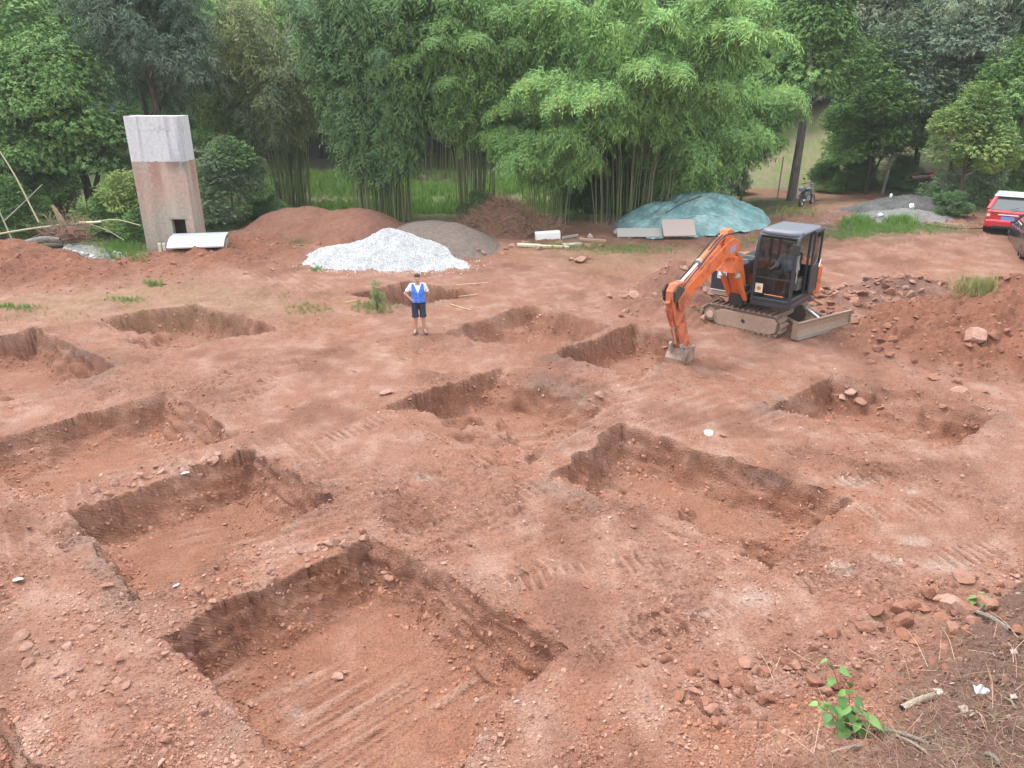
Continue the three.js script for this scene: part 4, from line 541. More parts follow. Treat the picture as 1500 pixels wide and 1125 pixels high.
{
  const p = onLevel(254, 372), g = coarse(p.x, p.z), t = thing('rendered_tower', 'tall narrow tower with white top, pink render and dark opening', 'tower', [p.x, g, p.z - TD / 2]);
  const s = new THREE.Shape([new THREE.Vector2(-TW / 2, -0.2), new THREE.Vector2(TW / 2, -0.2), new THREE.Vector2(TW / 2, TH), new THREE.Vector2(-TW / 2, TH)]);
  s.holes.push(new THREE.Path([new THREE.Vector2(0.14, 0.62), new THREE.Vector2(0.14, 1.32), new THREE.Vector2(0.66, 1.32), new THREE.Vector2(0.66, 0.62)]));
  const f = new THREE.ExtrudeGeometry(s, { depth: 0.22, bevelEnabled: false }); f.translate(0, 0, TD / 2 - 0.22);
  const uvp = (q, side) => { const P = q.attributes.position, U = q.attributes.uv; for (let i = 0; i < P.count; i++) U.setXY(i, ((side ? P.getZ(i) : P.getX(i)) + TW / 2) / TW, P.getY(i) / TH); return q; };
  mesh('front_wall', uvp(f), towerMat, t);
  mesh('side_wall', uvp(box(0.22, TH + 0.2, TD - 0.226, TW / 2 - 0.113, TH / 2 - 0.103, -0.112), true), towerSide, t); mesh('side_wall', uvp(box(0.22, TH + 0.2, TD - 0.226, -TW / 2 + 0.113, TH / 2 - 0.103, -0.112), true), towerSide, t);
  mesh('back_wall', uvp(box(TW - 0.46, TH + 0.2, 0.2, 0, TH / 2 - 0.103, -TD / 2 + 0.103)), brickDark, t); mesh('roof_slab', box(TW - 0.02, 0.08, TD - 0.02, 0, TH - 0.045, 0), std(0.6, 0.6, 0.6, 0.9), t);
  mesh('opening_lintel', box(0.66, 0.06, 0.06, 0.4, 1.352, TD / 2 + 0.012), std(0.3, 0.24, 0.21), t); mesh('floor_slab', box(TW - 0.46, 0.1, TD - 0.46, 0, 0.5, 0), brickDark, t);
  // the low shelter leaning on its foot
  const q = atDepth(290, 352, p.z + 0.75), sh = thing('low_shelter', 'low shed with bent white sheet roof at the tower foot', 'shed', [q.x, coarse(q.x, q.z), q.z], 0.16);
  const white = std(0.5, 0.52, 0.54, 0.6), block = std(0.34, 0.31, 0.27, 0.95), hh = q.y - coarse(q.x, q.z);
  const prof = [[-0.6, 0.16], [-0.1, 0.13], [0.2, 0.06], [0.46, -0.06], [0.56, -0.13], [0.55, -0.17], [0.44, -0.1], [0.19, 0.02], [-0.1, 0.09], [-0.6, 0.12]].map(([a, b]) => [a, b + hh]);
  mesh('roof_sheet', extrude(prof, 2.0, 0.005), white, sh); mesh('end_wall', box(0.14, hh + 0.2, 0.7, -0.92, hh / 2 - 0.13, -0.2), block, sh); mesh('end_wall', box(0.14, hh + 0.2, 0.7, 0.92, hh / 2 - 0.13, -0.2), block, sh);
  for (const x of [-1.2, -1.36]) mesh('post', box(0.1, hh + 0.28, 0.1, x + 0.05, hh / 2 - 0.16, 0.25), std(0.5, 0.48, 0.4, 0.9), sh);
}
// fallen poles, stump and logs
const pole = (label, pts, r, mat, name = 'bamboo_pole', cat = 'pole', group) => { const P = pts.map(([px, py, z]) => atDepth(px, py, z)); return single(name, tube(P, r, r * 0.7, 6, P.length * 4), mat, label, cat, group); };
const CANE = std(0.36, 0.34, 0.2, 0.6), GREYCANE = std(0.28, 0.27, 0.2, 0.7), STRAWCANE = std(0.5, 0.42, 0.24, 0.6), SPLIT = std(0.62, 0.52, 0.38, 0.7);
pole('long fallen bamboo pole lying across behind the stump', [[-20, 346, -28.6], [60, 333, -28.8], [150, 324, -29]], 0.045, CANE);
pole('thin bamboo pole arching from the stump to the tower', [[130, 326, -29], [170, 322, -28.8], [205, 330, -28.6]], 0.025, CANE);
pole('thin bent bamboo stem drooping right of the stump', [[128, 327, -28.6], [158, 338, -28.4], [182, 352, -28.2]], 0.02, GREYCANE);
pole('pale leaning bamboo pole at the edge beside the leafy clump', [[57, 326, -29.6], [20, 254, -30], [0, 222, -30.2]], 0.035, CANE);
pole('second leaning bamboo pole crossing behind the stump', [[5, 325, -29.8], [42, 290, -30], [62, 270, -30.1]], 0.025, GREYCANE);
pole('grey leaning pole at the edge of the leafy clump', [[18, 352, -28.6], [-5, 300, -29]], 0.03, GREYCANE);
pole('split pale timber lying beside the stump', [[117, 326.5, -28.35], [148, 325, -28.4]], 0.05, SPLIT, 'split_timber', 'timber');
pole('thick grey log lying left of the white rubble', [[36, 358, -27.2], [62, 351, -27.4], [88, 352, -27.5]], 0.15, bark(0.3, 0.28, 0.26), 'log', 'log');
pole('charred dark log under the thick grey log', [[40, 366, -26.9], [70, 362, -27.1], [92, 360, -27.2]], 0.1, bark(0.07, 0.065, 0.06), 'log', 'log');
// tangles of roots: a core of soil and a mass of bent fibres
const FIBRE = [...Array(4)].map((_, k) => { const r = rng(610 + k), P = [V(0, 0, 0)]; for (let i = 1; i < 5; i++) P.push(P[i - 1].clone().add(V((r() - 0.5) * 0.22, (r() - 0.45) * 0.16, 0.14 + 0.06 * r()))); return tube(P, 0.009, 0.003, 3, 6); });
const fibreMat = new THREE.MeshStandardMaterial({ color: 0xffffff, roughness: 0.95, side: THREE.DoubleSide });
function fibres(parent, n, place, cA, cB, seed, s0 = 1) {
  const r = rng(seed), sets = FIBRE.map(() => ({ m: [], c: [] }));
  for (let k = 0; k < n; k++) { const p = place(r); if (!p) continue; const s = s0 * (0.5 + 1.0 * r()), q = new THREE.Quaternion().setFromEuler(new THREE.Euler((r() - 0.7) * 1.4, r() * 6.28, r() * 6.28, 'YXZ')), h = r(), b = sets[k % 4]; b.m.push(new THREE.Matrix4().compose(p, q, V(s, s, s))); b.c.push([0, 1, 2].map((i) => lerp(cA[i], cB[i], h) * (0.75 + 0.5 * r()))); }
  sets.forEach((b, i) => { if (b.m.length) instances('roots', FIBRE[i], fibreMat, b.m, b.c, parent); });
}
{
  const p = atDepth(98, 345, -28), st = thing('uprooted_stump', 'uprooted stump with splayed roots behind the white rubble', 'stump', [p.x, coarse(p.x, p.z), p.z]); const h0 = p.y - coarse(p.x, p.z);
  mesh('root_ball', (() => { const g = stoneGeo(640, 2, 0.75); g.scale(0.62, 0.6, 0.5); g.translate(0, h0, 0); return g; })(), std(0.2, 0.11, 0.08, 0.97), st);
  mesh('broken_trunk', tube([V(0, h0 + 0.2, 0), V(-0.15, h0 + 0.75, 0), V(-0.28, h0 + 1.12, 0.02)], 0.15, 0.06, 7, 6), bark(0.5, 0.4, 0.26), st);
  const r = rng(641); for (let k = 0; k < 16; k++) { const a = r() * 6.28, l = 0.6 + 0.7 * r(), u = (r() - 0.35) * 0.7; mesh('root', tube([V(0, h0, 0), V(Math.cos(a) * l * 0.5, h0 + u * 0.4 * l + 0.1, Math.sin(a) * l * 0.5), V(Math.cos(a) * l, h0 + u * l - 0.05, Math.sin(a) * l)], 0.05, 0.008, 5, 6), k % 3 ? BARK_BROWN : bark(0.3, 0.2, 0.15), st); }
  fibres(st, 260, (q) => { const a = q() * 6.28, l = q() * 0.95; return V(Math.cos(a) * l, h0 + (q() - 0.4) * 0.7, Math.sin(a) * l * 0.7); }, [0.2, 0.12, 0.09], [0.34, 0.24, 0.17], 642, 1);
}
{
  const L = [lobe(738, 296, -33.4, 1.8, 1.7, { e: 0.3 }), lobe(712, 316, -32.8, 1.2, 1.2), lobe(775, 322, -33, 1.6, 1.4)], h = heap('root_heap', 'brown tangled heap of dug out roots under the bamboo', L, 0.08, lumps(0.22), tone([0.22, 0.125, 0.095], [0.28, 0.17, 0.12]), { category: 'root heap', part: 'soil_core' });
  fibres(h.t, 5200, (q) => { const x = h.c.x + (q() - 0.5) * 5.2, z = h.c.z + (q() - 0.5) * 4, b = h.f(x, z); return b > 0.02 ? V(x - h.c.x, coarse(x, z) + b - 0.06 + 0.06 * q(), z - h.c.z) : null; }, [0.24, 0.13, 0.09], [0.4, 0.25, 0.17], 650, 0.85);
  const r = rng(651); for (let k = 0; k < 46; k++) { const x = h.c.x + (r() - 0.5) * 4.2, z = h.c.z + (r() - 0.5) * 3, b = h.f(x, z); if (b < 0.1) continue; const a = r() * 6.28, y = coarse(x, z) + b - 0.1, l = 0.35 + 0.5 * r(); mesh('root_branch', tube([V(x - h.c.x, y, z - h.c.z), V(x - h.c.x + Math.cos(a) * l * 0.5, y + 0.25 * l + 0.05, z - h.c.z + Math.sin(a) * l * 0.5), V(x - h.c.x + Math.cos(a) * l, y + (r() - 0.2) * 0.5 * l, z - h.c.z + Math.sin(a) * l)], 0.03, 0.006, 4, 5), BARK_BROWN, h.t); }
  // rubbish in front of it
  const put2 = (px, py) => { const q = rest(px, py); return [q.x, groundTop(q.x, q.z), q.z]; };
  const foam = single('foam_block', box(1.05, 0.36, 0.3, 0, 0.14, 0, 0.03, 0.1, 0.1, 0.05), std(0.82, 0.83, 0.82, 0.8), 'white foam block lying in front of the root heap', 'foam block'); foam.position.set(...put2(802, 351));
  const wood = [[775, 362, 0.95, 0.2, 0.06, 'pale plank end in the rubbish before the root heap'], [810, 364, 1.3, 0.12, -0.2, 'long pale plank below the white foam block'], [835, 350, 0.8, 0.1, 0.5, 'grey broken board right of the foam block'], [868, 354, 1.1, 0.14, -0.05, 'short thick timber at the right end of the rubbish'], [838, 361, 0.8, 0.24, 0.3, 'flat grey slab right of the long plank']];
  wood.forEach(([px, py, l, w, a, label], k) => { const m = single('board', box(l, 0.1, w, 0, 0.07, 0, 0.015, 0.1, a, 0.06 * (k % 3 - 1)), [SPLIT, SPLIT, std(0.3, 0.28, 0.26, 0.9), std(0.4, 0.27, 0.2, 0.9), std(0.42, 0.4, 0.38, 0.9)][k], label, 'board'); m.position.set(...put2(px, py)); });
  loose('rock', 'broken brown rubble piece in the rubbish before the root heap', 'rubbish before the root heap', [[752, 362, 18], [768, 357, 16], [790, 366, 14], [820, 358, 14], [845, 362, 16], [858, 360, 14], [880, 361, 14], [850, 352, 16], [865, 348, 14], [735, 372, 14], [742, 366, 12], [700, 366, 12], [708, 371, 10], [850, 384, 20], [838, 382, 14], [862, 382, 16], [910, 346, 8], [922, 349, 8]], STONES, [rockMats[0], rockMats[3], paleRock]);
  const tw = heap('root_heap', 'small tuft of dry brown roots at the tarpaulin edge', [lobe(886, 334, -33.6, 0.75, 0.6)], 0.06, lumps(0.1), tone([0.2, 0.12, 0.09], [0.26, 0.16, 0.12]), { category: 'root heap', part: 'soil_core' });
  fibres(tw.t, 420, (q) => { const x = tw.c.x + (q() - 0.5) * 1.8, z = tw.c.z + (q() - 0.5) * 1.4, b = tw.f(x, z); return b > 0 ? V(x - tw.c.x, coarse(x, z) + b, z - tw.c.z) : null; }, [0.26, 0.15, 0.11], [0.4, 0.25, 0.18], 660, 0.7);
}
// ---------------------------------------------------------------- the heap under a tarpaulin
{
  const L = [lobe(1028, 281, -35.0, 2.9, 2.7, { q: 1.25, e: 0.25 }), lobe(975, 298, -34.4, 2.4, 2.3, { q: 1.2, e: 0.2 }), lobe(1078, 300, -35.0, 1.7, 2.1, { q: 1.3, e: 0.2 })];
  const weave = noiseMap(256, 256, (u, v, c) => { const k = Math.floor(v * 255) * 1024 + Math.floor(u * 255), w = 205 + 55 * tC[k] + 40 * tB[k] + ((Math.floor(u * 256) + Math.floor(v * 256)) % 2 ? 5 : -5); c[0] = w * 0.98; c[1] = w; c[2] = w; });
  const tarpMat = new THREE.MeshPhysicalMaterial({ vertexColors: true, map: weave, roughness: 0.55, side: THREE.DoubleSide });
  const h = heap('tarpaulin_heap', 'heap of material covered by a faded teal tarpaulin', L, 0.06, (x, z) => { const a = Math.atan2(z - L[0].z, x - L[0].x), d = Math.hypot(x - L[0].x, z - L[0].z); return 0.17 * ridge(a * 2.6 + 3, d * 0.35, 2) * ss(0.3, 1.6, d) + 0.08 * ridge(x * 1.7 + z * 0.9, z * 1.1, 2) + 0.025 * n2(x * 5 + z * 2, z * 3); }, (x, z, b, c) => { const k = clamp(0.5 + 0.9 * fbm(x * 0.8 + 2, z * 0.8, 3)), d = ss(0.15, 0.5, n2(x * 2.2 + 7, z * 1.6)); for (let i = 0; i < 3; i++) c[i] = lerp([0.2, 0.43, 0.45][i], [0.42, 0.62, 0.62][i], k); mixc(c, [0.36, 0.3, 0.26], 0.35 * d); }, { category: 'covered heap', mat: tarpMat, part: 'tarpaulin', warp: 0.3 });
  const board = (label, px, py, w, hgt, tilt, yaw, m) => { const q = rest(px, py), g = groundTop(q.x, q.z), o = single('board', box(w, hgt, 0.05, 0, hgt / 2, 0, 0.008, -tilt, yaw, 0.04), m, label, 'board'); o.position.set(q.x, g - 0.03, q.z + 0.1); };
  board('pinkish grey board leaning on the tarpaulin front', 992, 349, 1.35, 0.95, 0.95, -0.05, std(0.42, 0.34, 0.31, 0.9)); board('long grey slab edging the tarpaulin left side', 936, 348, 1.9, 0.5, 0.95, -0.12, std(0.36, 0.34, 0.32, 0.9));
  const lump = single('rubble_sack', (() => { const g = stoneGeo(670, 2, 0.9); g.scale(0.2, 0.24, 0.2); return g; })(), std(0.4, 0.4, 0.42, 0.8), 'grey sack at the left corner of the tarpaulin', 'sack'); { const q = rest(904, 343); lump.position.set(q.x, groundTop(q.x, q.z) + 0.12, q.z); }
  pole('dark stick lying over the tarpaulin ridge', [[975, 312, -32.9], [1000, 298, -33.6], [1028, 287, -34.3]], 0.025, BARK_DARK, 'stick', 'stick');
  const scrap = (px, py, k) => { const q = rest(px, py), g = new THREE.PlaneGeometry(0.7, 0.34, 10, 5), P = g.attributes.position; for (let i = 0; i < P.count; i++) P.setZ(i, 0.06 * n2(P.getX(i) * 5 + k, P.getY(i) * 5) + 0.05); g.rotateX(-Math.PI / 2); g.computeVertexNormals(); const m = mesh('tarpaulin_flap', g, std(0.3, 0.55, 0.54, 0.6), h.t); m.position.set(q.x - h.c.x, groundTop(q.x, q.z) + 0.01, q.z + 0.1 - h.c.z); };
  scrap(958, 350, 1); scrap(1045, 346, 5); scrap(1085, 340, 9); scrap(1010, 348, 14);
  heap('sand_pile', 'thin strip of pale sand left of the slim grey trunk', [lobe(1128, 297, -40.5, 1.9, 1.0), lobe(1105, 300, -39.8, 1.5, 0.8)], 0.08, small(0.05), tone([0.44, 0.4, 0.36], [0.58, 0.54, 0.5]), { category: 'sand pile', mat: gravelMat });
}
{ // posts, rail and thin poles beyond the tarpaulin; overhead wire on the right
  const q = groundAt(1081, 286), t = thing('broken_gate', 'rusty gate post with a leaning rail beyond the tarpaulin', 'gate', q); mesh('post', rod(V(0, -0.2, 0), V(0.02, 1.15, 0), 0.07, 0.06), BARK_BROWN, t); mesh('rail', rod(V(-1.6, 0.82, 0.1), V(0, 0.95, 0), 0.035), BARK_BROWN, t); mesh('rail', rod(V(-1.35, -0.1, 0.1), V(-1.15, 0.82, 0.08), 0.035), BARK_BROWN, t);
  const g2 = groundAt(1136, 308); single('thin_post', rod(V(g2[0], g2[1] - 0.2, g2[2]), V(g2[0] + 0.05, g2[1] + 2.5, g2[2]), 0.03, 0.025), BARK_GREY, 'thin upright post right of the tarpaulin', 'post');
  const b1 = groundAt(1292, 284); single('bare_trunk', rod(V(b1[0], b1[1] - 0.2, b1[2]), V(b1[0] + 0.35, b1[1] + 3.6, b1[2]), 0.09, 0.05), bark(0.42, 0.4, 0.34), 'pale bare trunk beside the layered green tree', 'trunk');
  single('overhead_wire', tube([atDepth(1440, 216, -36), atDepth(1520, 211, -34), atDepth(1600, 204, -32)], 0.02, 0.02, 4, 8), std(0.5, 0.6, 0.55, 0.5), 'pale wire stretched in front of the right slope bushes', 'wire');
  pole('fallen pale branch beside the small tree', [[1405, 262, -37], [1432, 250, -37.4]], 0.05, GREYCANE, 'branch', 'branch'); pole('long fallen log on the slope behind the gravel', [[1335, 262, -38.6], [1370, 258, -38.8], [1395, 256, -39]], 0.12, BARK_BROWN, 'log', 'log');
  const bag = (label, px, py, w, h) => { const q = rest(px, py), g = stoneGeo(680 + px, 2, 1); g.scale(w, h, w * 0.7); const m = single('white_sack', g, std(0.74, 0.75, 0.74, 0.7), label, 'sack'); m.position.set(q.x, groundTop(q.x, q.z) + h * 0.7, q.z); };
  bag('white sack lying on top of the pale gravel', 1335, 306, 0.17, 0.15); bag('white sack at the left shoulder of the dark gravel', 1305, 290, 0.13, 0.14); bag('white sack in the grass left of the pale gravel', 1288, 318, 0.16, 0.13);
}
// ---------------------------------------------------------------- the orange excavator
const ORANGEP = new THREE.MeshPhysicalMaterial({ roughness: 0.5, clearcoat: 0.25, clearcoatRoughness: 0.4, map: noiseMap(256, 256, (u, v, c) => { const k = Math.floor(v * 255) * 1024 + Math.floor(u * 255), d = ss(0.05, 0.45, tC[k] + 0.6 * tB[k]); c[0] = lerp(250, 205, d); c[1] = lerp(250, 195, d); c[2] = lerp(250, 215, d); }) }); ORANGEP.color.setRGB(0.62, 0.14, 0.035);
const rustyMap = noiseMap(256, 256, (u, v, c) => { const k = Math.floor(v * 255) * 1024 + Math.floor(u * 255), d = ss(-0.3, 0.5, tC[k] + 0.5 * tB[k] + 0.5 * tA[k]); c[0] = lerp(255, 185, d); c[1] = lerp(240, 160, d); c[2] = lerp(235, 150, d); });
const WORN = std(0.5, 0.17, 0.085, 0.8, { map: rustyMap }), MUD = std(0.56, 0.4, 0.31, 0.95, { map: soilMap, bumpMap: soilBump, bumpScale: 0.02 }), STEEL = std(0.34, 0.31, 0.28, 0.6, { metalness: 0.4 }), BLACKP = phys(0.028, 0.03, 0.036, 0.45), CABGREY = phys(0.026, 0.029, 0.037, 0.4), RUBBER = std(0.03, 0.03, 0.03, 0.85), CHROME = std(0.75, 0.75, 0.75, 0.25, { metalness: 0.9 }), ROOFP = phys(0.14, 0.15, 0.18, 0.4);
const MUDSTEEL = std(0.3, 0.24, 0.2, 0.8, { map: rustyMap });
const GLASS = new THREE.MeshPhysicalMaterial({ color: new THREE.Color(0.58, 0.63, 0.66), roughness: 0.04, transmission: 1, thickness: 0, ior: 1.5, side: THREE.DoubleSide });
{
  const C = [6.75, 0, -19.95]; C[1] = coarse(C[0], C[2]) + 0.01;
  const ex = thing('excavator', 'orange tracked excavator with black cab digging beside a pit', 'excavator', C);
  // undercarriage: heads towards +x +z
  const UA = Math.PI / 2 - 42 * Math.PI / 180, under = new THREE.Matrix4().makeRotationY(UA), U = (g) => g.applyMatrix4(under);   // local +z = forward to the blade
  const TL = 2.25, TR = 0.27, TWI = 0.42, GA = 0.82;
  const loopPt = (s) => { const str = TL - 2 * TR, arc = Math.PI * TR, tot = 2 * str + 2 * arc; s = ((s % tot) + tot) % tot; if (s < str) return [-str / 2 + s, 2 * TR, 0]; s -= str; if (s < arc) { const a = s / TR; return [str / 2 + TR * Math.sin(a), TR + TR * Math.cos(a), a]; } s -= arc; if (s < str) return [str / 2 - s, 0, Math.PI]; s -= str; const a = s / TR; return [-str / 2 - TR * Math.sin(a), TR - TR * Math.cos(a), Math.PI + a]; };
  const total = 2 * (TL - 2 * TR) + 2 * Math.PI * TR, NS = 34;
  for (const sx of [-1, 1]) {
    const trk = new THREE.Group(); trk.name = 'track'; ex.add(trk);
    for (let k = 0; k < NS; k++) { const [z, y, a] = loopPt(k * total / NS), g = merged([box(TWI, 0.035, total / NS * 0.78, 0, 0, 0, 0.006), box(TWI, 0.045, 0.025, 0, 0.035, 0)]); g.rotateX(a); g.translate(sx * GA, y + 0.02, z); mesh('track_shoe', U(g), MUD, trk); }
    const belt = []; for (let k = 0; k < 60; k++) { const [z, y] = loopPt(k * total / 60); belt.push([z * 0.975, TR + (y - TR) * 0.91 + 0.02]); } const sh = extrude(belt, TWI * 0.72, 0.01, sx * GA); mesh('track_belt', U(sh), std(0.16, 0.11, 0.085, 0.95), trk);
    const fr = extrude([[-0.72, 0.13], [-0.62, 0.06], [0.84, 0.06], [0.98, 0.14], [1.0, 0.38], [0.92, 0.46], [-0.55, 0.46], [-0.7, 0.38]], 0.36, 0.02, sx * (GA + 0.035)); mesh('track_frame', U(fr), MUD, trk);
    mesh('idler_wheel', U((() => { const g = new THREE.CylinderGeometry(0.17, 0.17, 0.4, 24); g.rotateZ(Math.PI / 2); g.translate(sx * (GA + 0.03), TR + 0.01, -TL / 2 + TR); return g; })()), MUD, trk); mesh('wheel_hub', U((() => { const g = new THREE.CylinderGeometry(0.1, 0.12, 0.46, 20); g.rotateZ(Math.PI / 2); g.translate(sx * (GA + 0.03), TR + 0.01, -TL / 2 + TR); return g; })()), std(0.5, 0.36, 0.26, 0.8), trk);
    mesh('dark_step_patch', U(box(0.02, 0.07, 0.1, sx * (GA + 0.22), 0.27, 0.1, 0, 0.6)), RUBBER, trk);  // black block painted in for a shaded recess, no hole is cut
  }
  mesh('car_body', U(merged([box(1.3, 0.28, 1.1, 0, 0.42, 0, 0.03), box(0.9, 0.14, 1.5, 0, 0.4, 0.1, 0.02)])), MUD, ex);
  mesh('turntable', (() => { const g = new THREE.CylinderGeometry(0.48, 0.52, 0.2, 32); g.translate(0, 0.66, 0); return g; })(), BLACKP, ex);
  { // dozer blade, angled a little
    const b = new THREE.Group(); b.name = 'dozer_blade'; ex.add(b); const place = new THREE.Matrix4().makeTranslation(1.42, 0, 0.98).multiply(new THREE.Matrix4().makeRotationY(Math.PI / 2 - 57 * Math.PI / 180));
    const prof = [[0.02, 0.02], [0.09, 0.03], [0.05, 0.13], [0.035, 0.25], [0.06, 0.38], [0.1, 0.46], [0.06, 0.47], [0.0, 0.38], [-0.03, 0.25], [-0.01, 0.12]]; mesh('mouldboard', extrude(prof, 2.2, 0.006).applyMatrix4(place), MUD, b); mesh('cutting_edge', box(2.2, 0.1, 0.03, 0, 0.06, 0.115).applyMatrix4(place), STEEL, b);
    for (const s of [-1, 1]) { mesh('push_arm', rod(V(s * 0.55, 0.3, -0.72), V(s * 0.62, 0.22, 0.0), 0.06).applyMatrix4(place), MUD, b); mesh('end_plate', box(0.03, 0.46, 0.16, s * 1.115, 0.25, 0.02).applyMatrix4(place), MUD, b); } mesh('lift_cylinder', rod(V(0, 0.55, -0.6), V(0, 0.32, 0.0), 0.05).applyMatrix4(place), CHROME, b);
  }
  // upper part: faces -x +z; local +z = forward, +x = the cab's side
  const up = new THREE.Matrix4().makeRotationY(-40 * Math.PI / 180), T = (g) => g.applyMatrix4(up);
  mesh('deck', T(merged([box(2.0, 0.16, 1.9, 0.1, 0.84, -0.15, 0.02), box(1.06, 0.12, 1.5, 0.75, 0.86, 0.4, 0.02)])), BLACKP, ex);
  { const cw = new THREE.Shape(); cw.absarc(0, 0.25, 1.32, Math.PI * 1.12, Math.PI * 1.88, false); cw.lineTo(1.05, 0.0); cw.lineTo(-1.05, 0.0); const g = new THREE.ExtrudeGeometry(cw, { depth: 0.66, bevelEnabled: true, bevelSize: 0.04, bevelThickness: 0.05, bevelSegments: 3, curveSegments: 20 }); g.rotateX(-Math.PI / 2); g.scale(1, 1, -1); g.translate(0.1, 0.95, -0.42); const ix = g.index; g.computeVertexNormals(); mesh('counterweight', T(g), ORANGEP, ex); }
  { const g = new THREE.Group(); g.name = 'engine_cover'; ex.add(g); mesh('cover_panel', T(box(1.5, 0.4, 0.8, -0.05, 1.5, -0.82, 0.08)), CABGREY, g); mesh('exhaust_pipe', T(rod(V(-0.5, 1.8, -0.7), V(-0.5, 2.1, -0.75), 0.04)), STEEL, g); }
  { // tank and tool box at the boom side
    const g = new THREE.Group(); g.name = 'side_box'; ex.add(g); mesh('box_body', T(box(0.72, 0.78, 0.82, -0.68, 1.28, 0.48, 0.06)), CABGREY, g); mesh('box_lid', T(box(0.66, 0.4, 0.5, -0.68, 1.5, -0.15, 0.06)), CABGREY, g); mesh('side_label', T(box(0.26, 0.26, 0.006, -0.72, 1.4, 0.896)), std(0.5, 0.55, 0.62, 0.5), g); mesh('lower_skirt', T(box(0.7, 0.1, 0.84, -0.68, 0.86, 0.48, 0.02)), std(0.32, 0.26, 0.23, 0.9), g); mesh('rail_step', T(rod(V(-1.0, 0.95, 0.92), V(-0.4, 0.95, 0.92), 0.02)), STEEL, g); }
  { // cab
    const cab = new THREE.Group(); cab.name = 'cab'; ex.add(cab); const x0 = 0.22, x1 = 1.28, z1 = 1.15, zb = -0.4, y0 = 0.92, y1 = 2.75, pw = 0.075;
    const side = (x) => [[zb, y0], [zb, y1 - 0.12], [zb + 0.1, y1 - 0.06], [z1 - 0.22, y1 - 0.06], [z1 - 0.08, y1 - 0.2], [z1, y1 - 0.6], [z1, y0]];
    mesh('cab_floor', T(box(x1 - x0, 0.1, z1 - zb, (x0 + x1) / 2, y0 + 0.05, (z1 + zb) / 2, 0.02)), CABGREY, cab);
    for (const x of [x0 + pw / 2, x1 - pw / 2]) { const P = (z, y) => V(x, y, z); mesh('front_pillar', T(tube([P(z1 - 0.02, y0), P(z1 - 0.02, y0 + 0.7), P(z1 - 0.03, y1 - 0.55), P(z1 - 0.12, y1 - 0.2), P(z1 - 0.3, y1 - 0.06)], 0.05, 0.05, 8, 16)), CABGREY, cab); mesh('rear_pillar', T(box(pw, y1 - y0 - 0.1, pw, x, (y0 + y1) / 2, zb + 0.04, 0.015)), CABGREY, cab); mesh('middle_pillar', T(box(0.055, y1 - y0 - 0.1, 0.055, x, (y0 + y1) / 2, zb + 0.62, 0.012)), CABGREY, cab); mesh('top_rail', T(box(pw, 0.09, z1 - zb - 0.25, x, y1 - 0.1, (z1 + zb) / 2 - 0.1, 0.02)), CABGREY, cab); mesh('sill', T(box(pw, 0.12, z1 - zb, x, y0 + 0.1, (z1 + zb) / 2, 0.02)), CABGREY, cab); }
    { const rg = new THREE.Shape(), w = (x1 - x0) / 2 - 0.14, d = (z1 - zb) / 2 - 0.2; rg.moveTo(-w, -d); rg.lineTo(w, -d); rg.lineTo(w, d - 0.1); rg.quadraticCurveTo(w, d, w - 0.15, d); rg.lineTo(-w + 0.15, d); rg.quadraticCurveTo(-w, d, -w, d - 0.1); const g = new THREE.ExtrudeGeometry(rg, { depth: 0.02, bevelEnabled: true, bevelThickness: 0.08, bevelSize: 0.14, bevelSegments: 5 }); g.rotateX(-Math.PI / 2); g.scale(1, 1, -1); g.translate((x0 + x1) / 2, y1 - 0.09, (z1 + zb) / 2 - 0.04); g.computeVertexNormals(); mesh('cab_roof', T(g), ROOFP, cab); }
    mesh('front_header', T(box(x1 - x0 - 0.06, 0.1, 0.1, (x0 + x1) / 2, y1 - 0.17, z1 - 0.16, 0.03, 0.5)), CABGREY, cab);
    mesh('window_bar', T(box(x1 - x0 - 0.08, 0.04, 0.03, (x0 + x1) / 2, y0 + 0.62, z1 - 0.02, 0.008)), RUBBER, cab);
    mesh('front_window', T(box(x1 - x0 - 0.14, y1 - y0 - 0.9, 0.006, (x0 + x1) / 2, y0 + 1.13, z1 - 0.035, 0, -0.055)), GLASS, cab); mesh('lower_window', T(box(x1 - x0 - 0.14, 0.42, 0.006, (x0 + x1) / 2, y0 + 0.39, z1 - 0.025)), GLASS, cab);
    mesh('rear_window', T(box(x1 - x0 - 0.16, 0.9, 0.006, (x0 + x1) / 2, y1 - 0.65, zb + 0.04)), GLASS, cab); mesh('rear_panel', T(box(x1 - x0 - 0.12, 0.74, 0.04, (x0 + x1) / 2, y0 + 0.4, zb + 0.04)), CABGREY, cab); mesh('side_window', T(box(0.006, 0.95, 1.2, x0 + 0.02, y1 - 0.66, 0.35)), GLASS, cab); mesh('side_panel', T(box(0.03, 0.7, 1.45, x0 + 0.02, y0 + 0.38, 0.35)), CABGREY, cab);
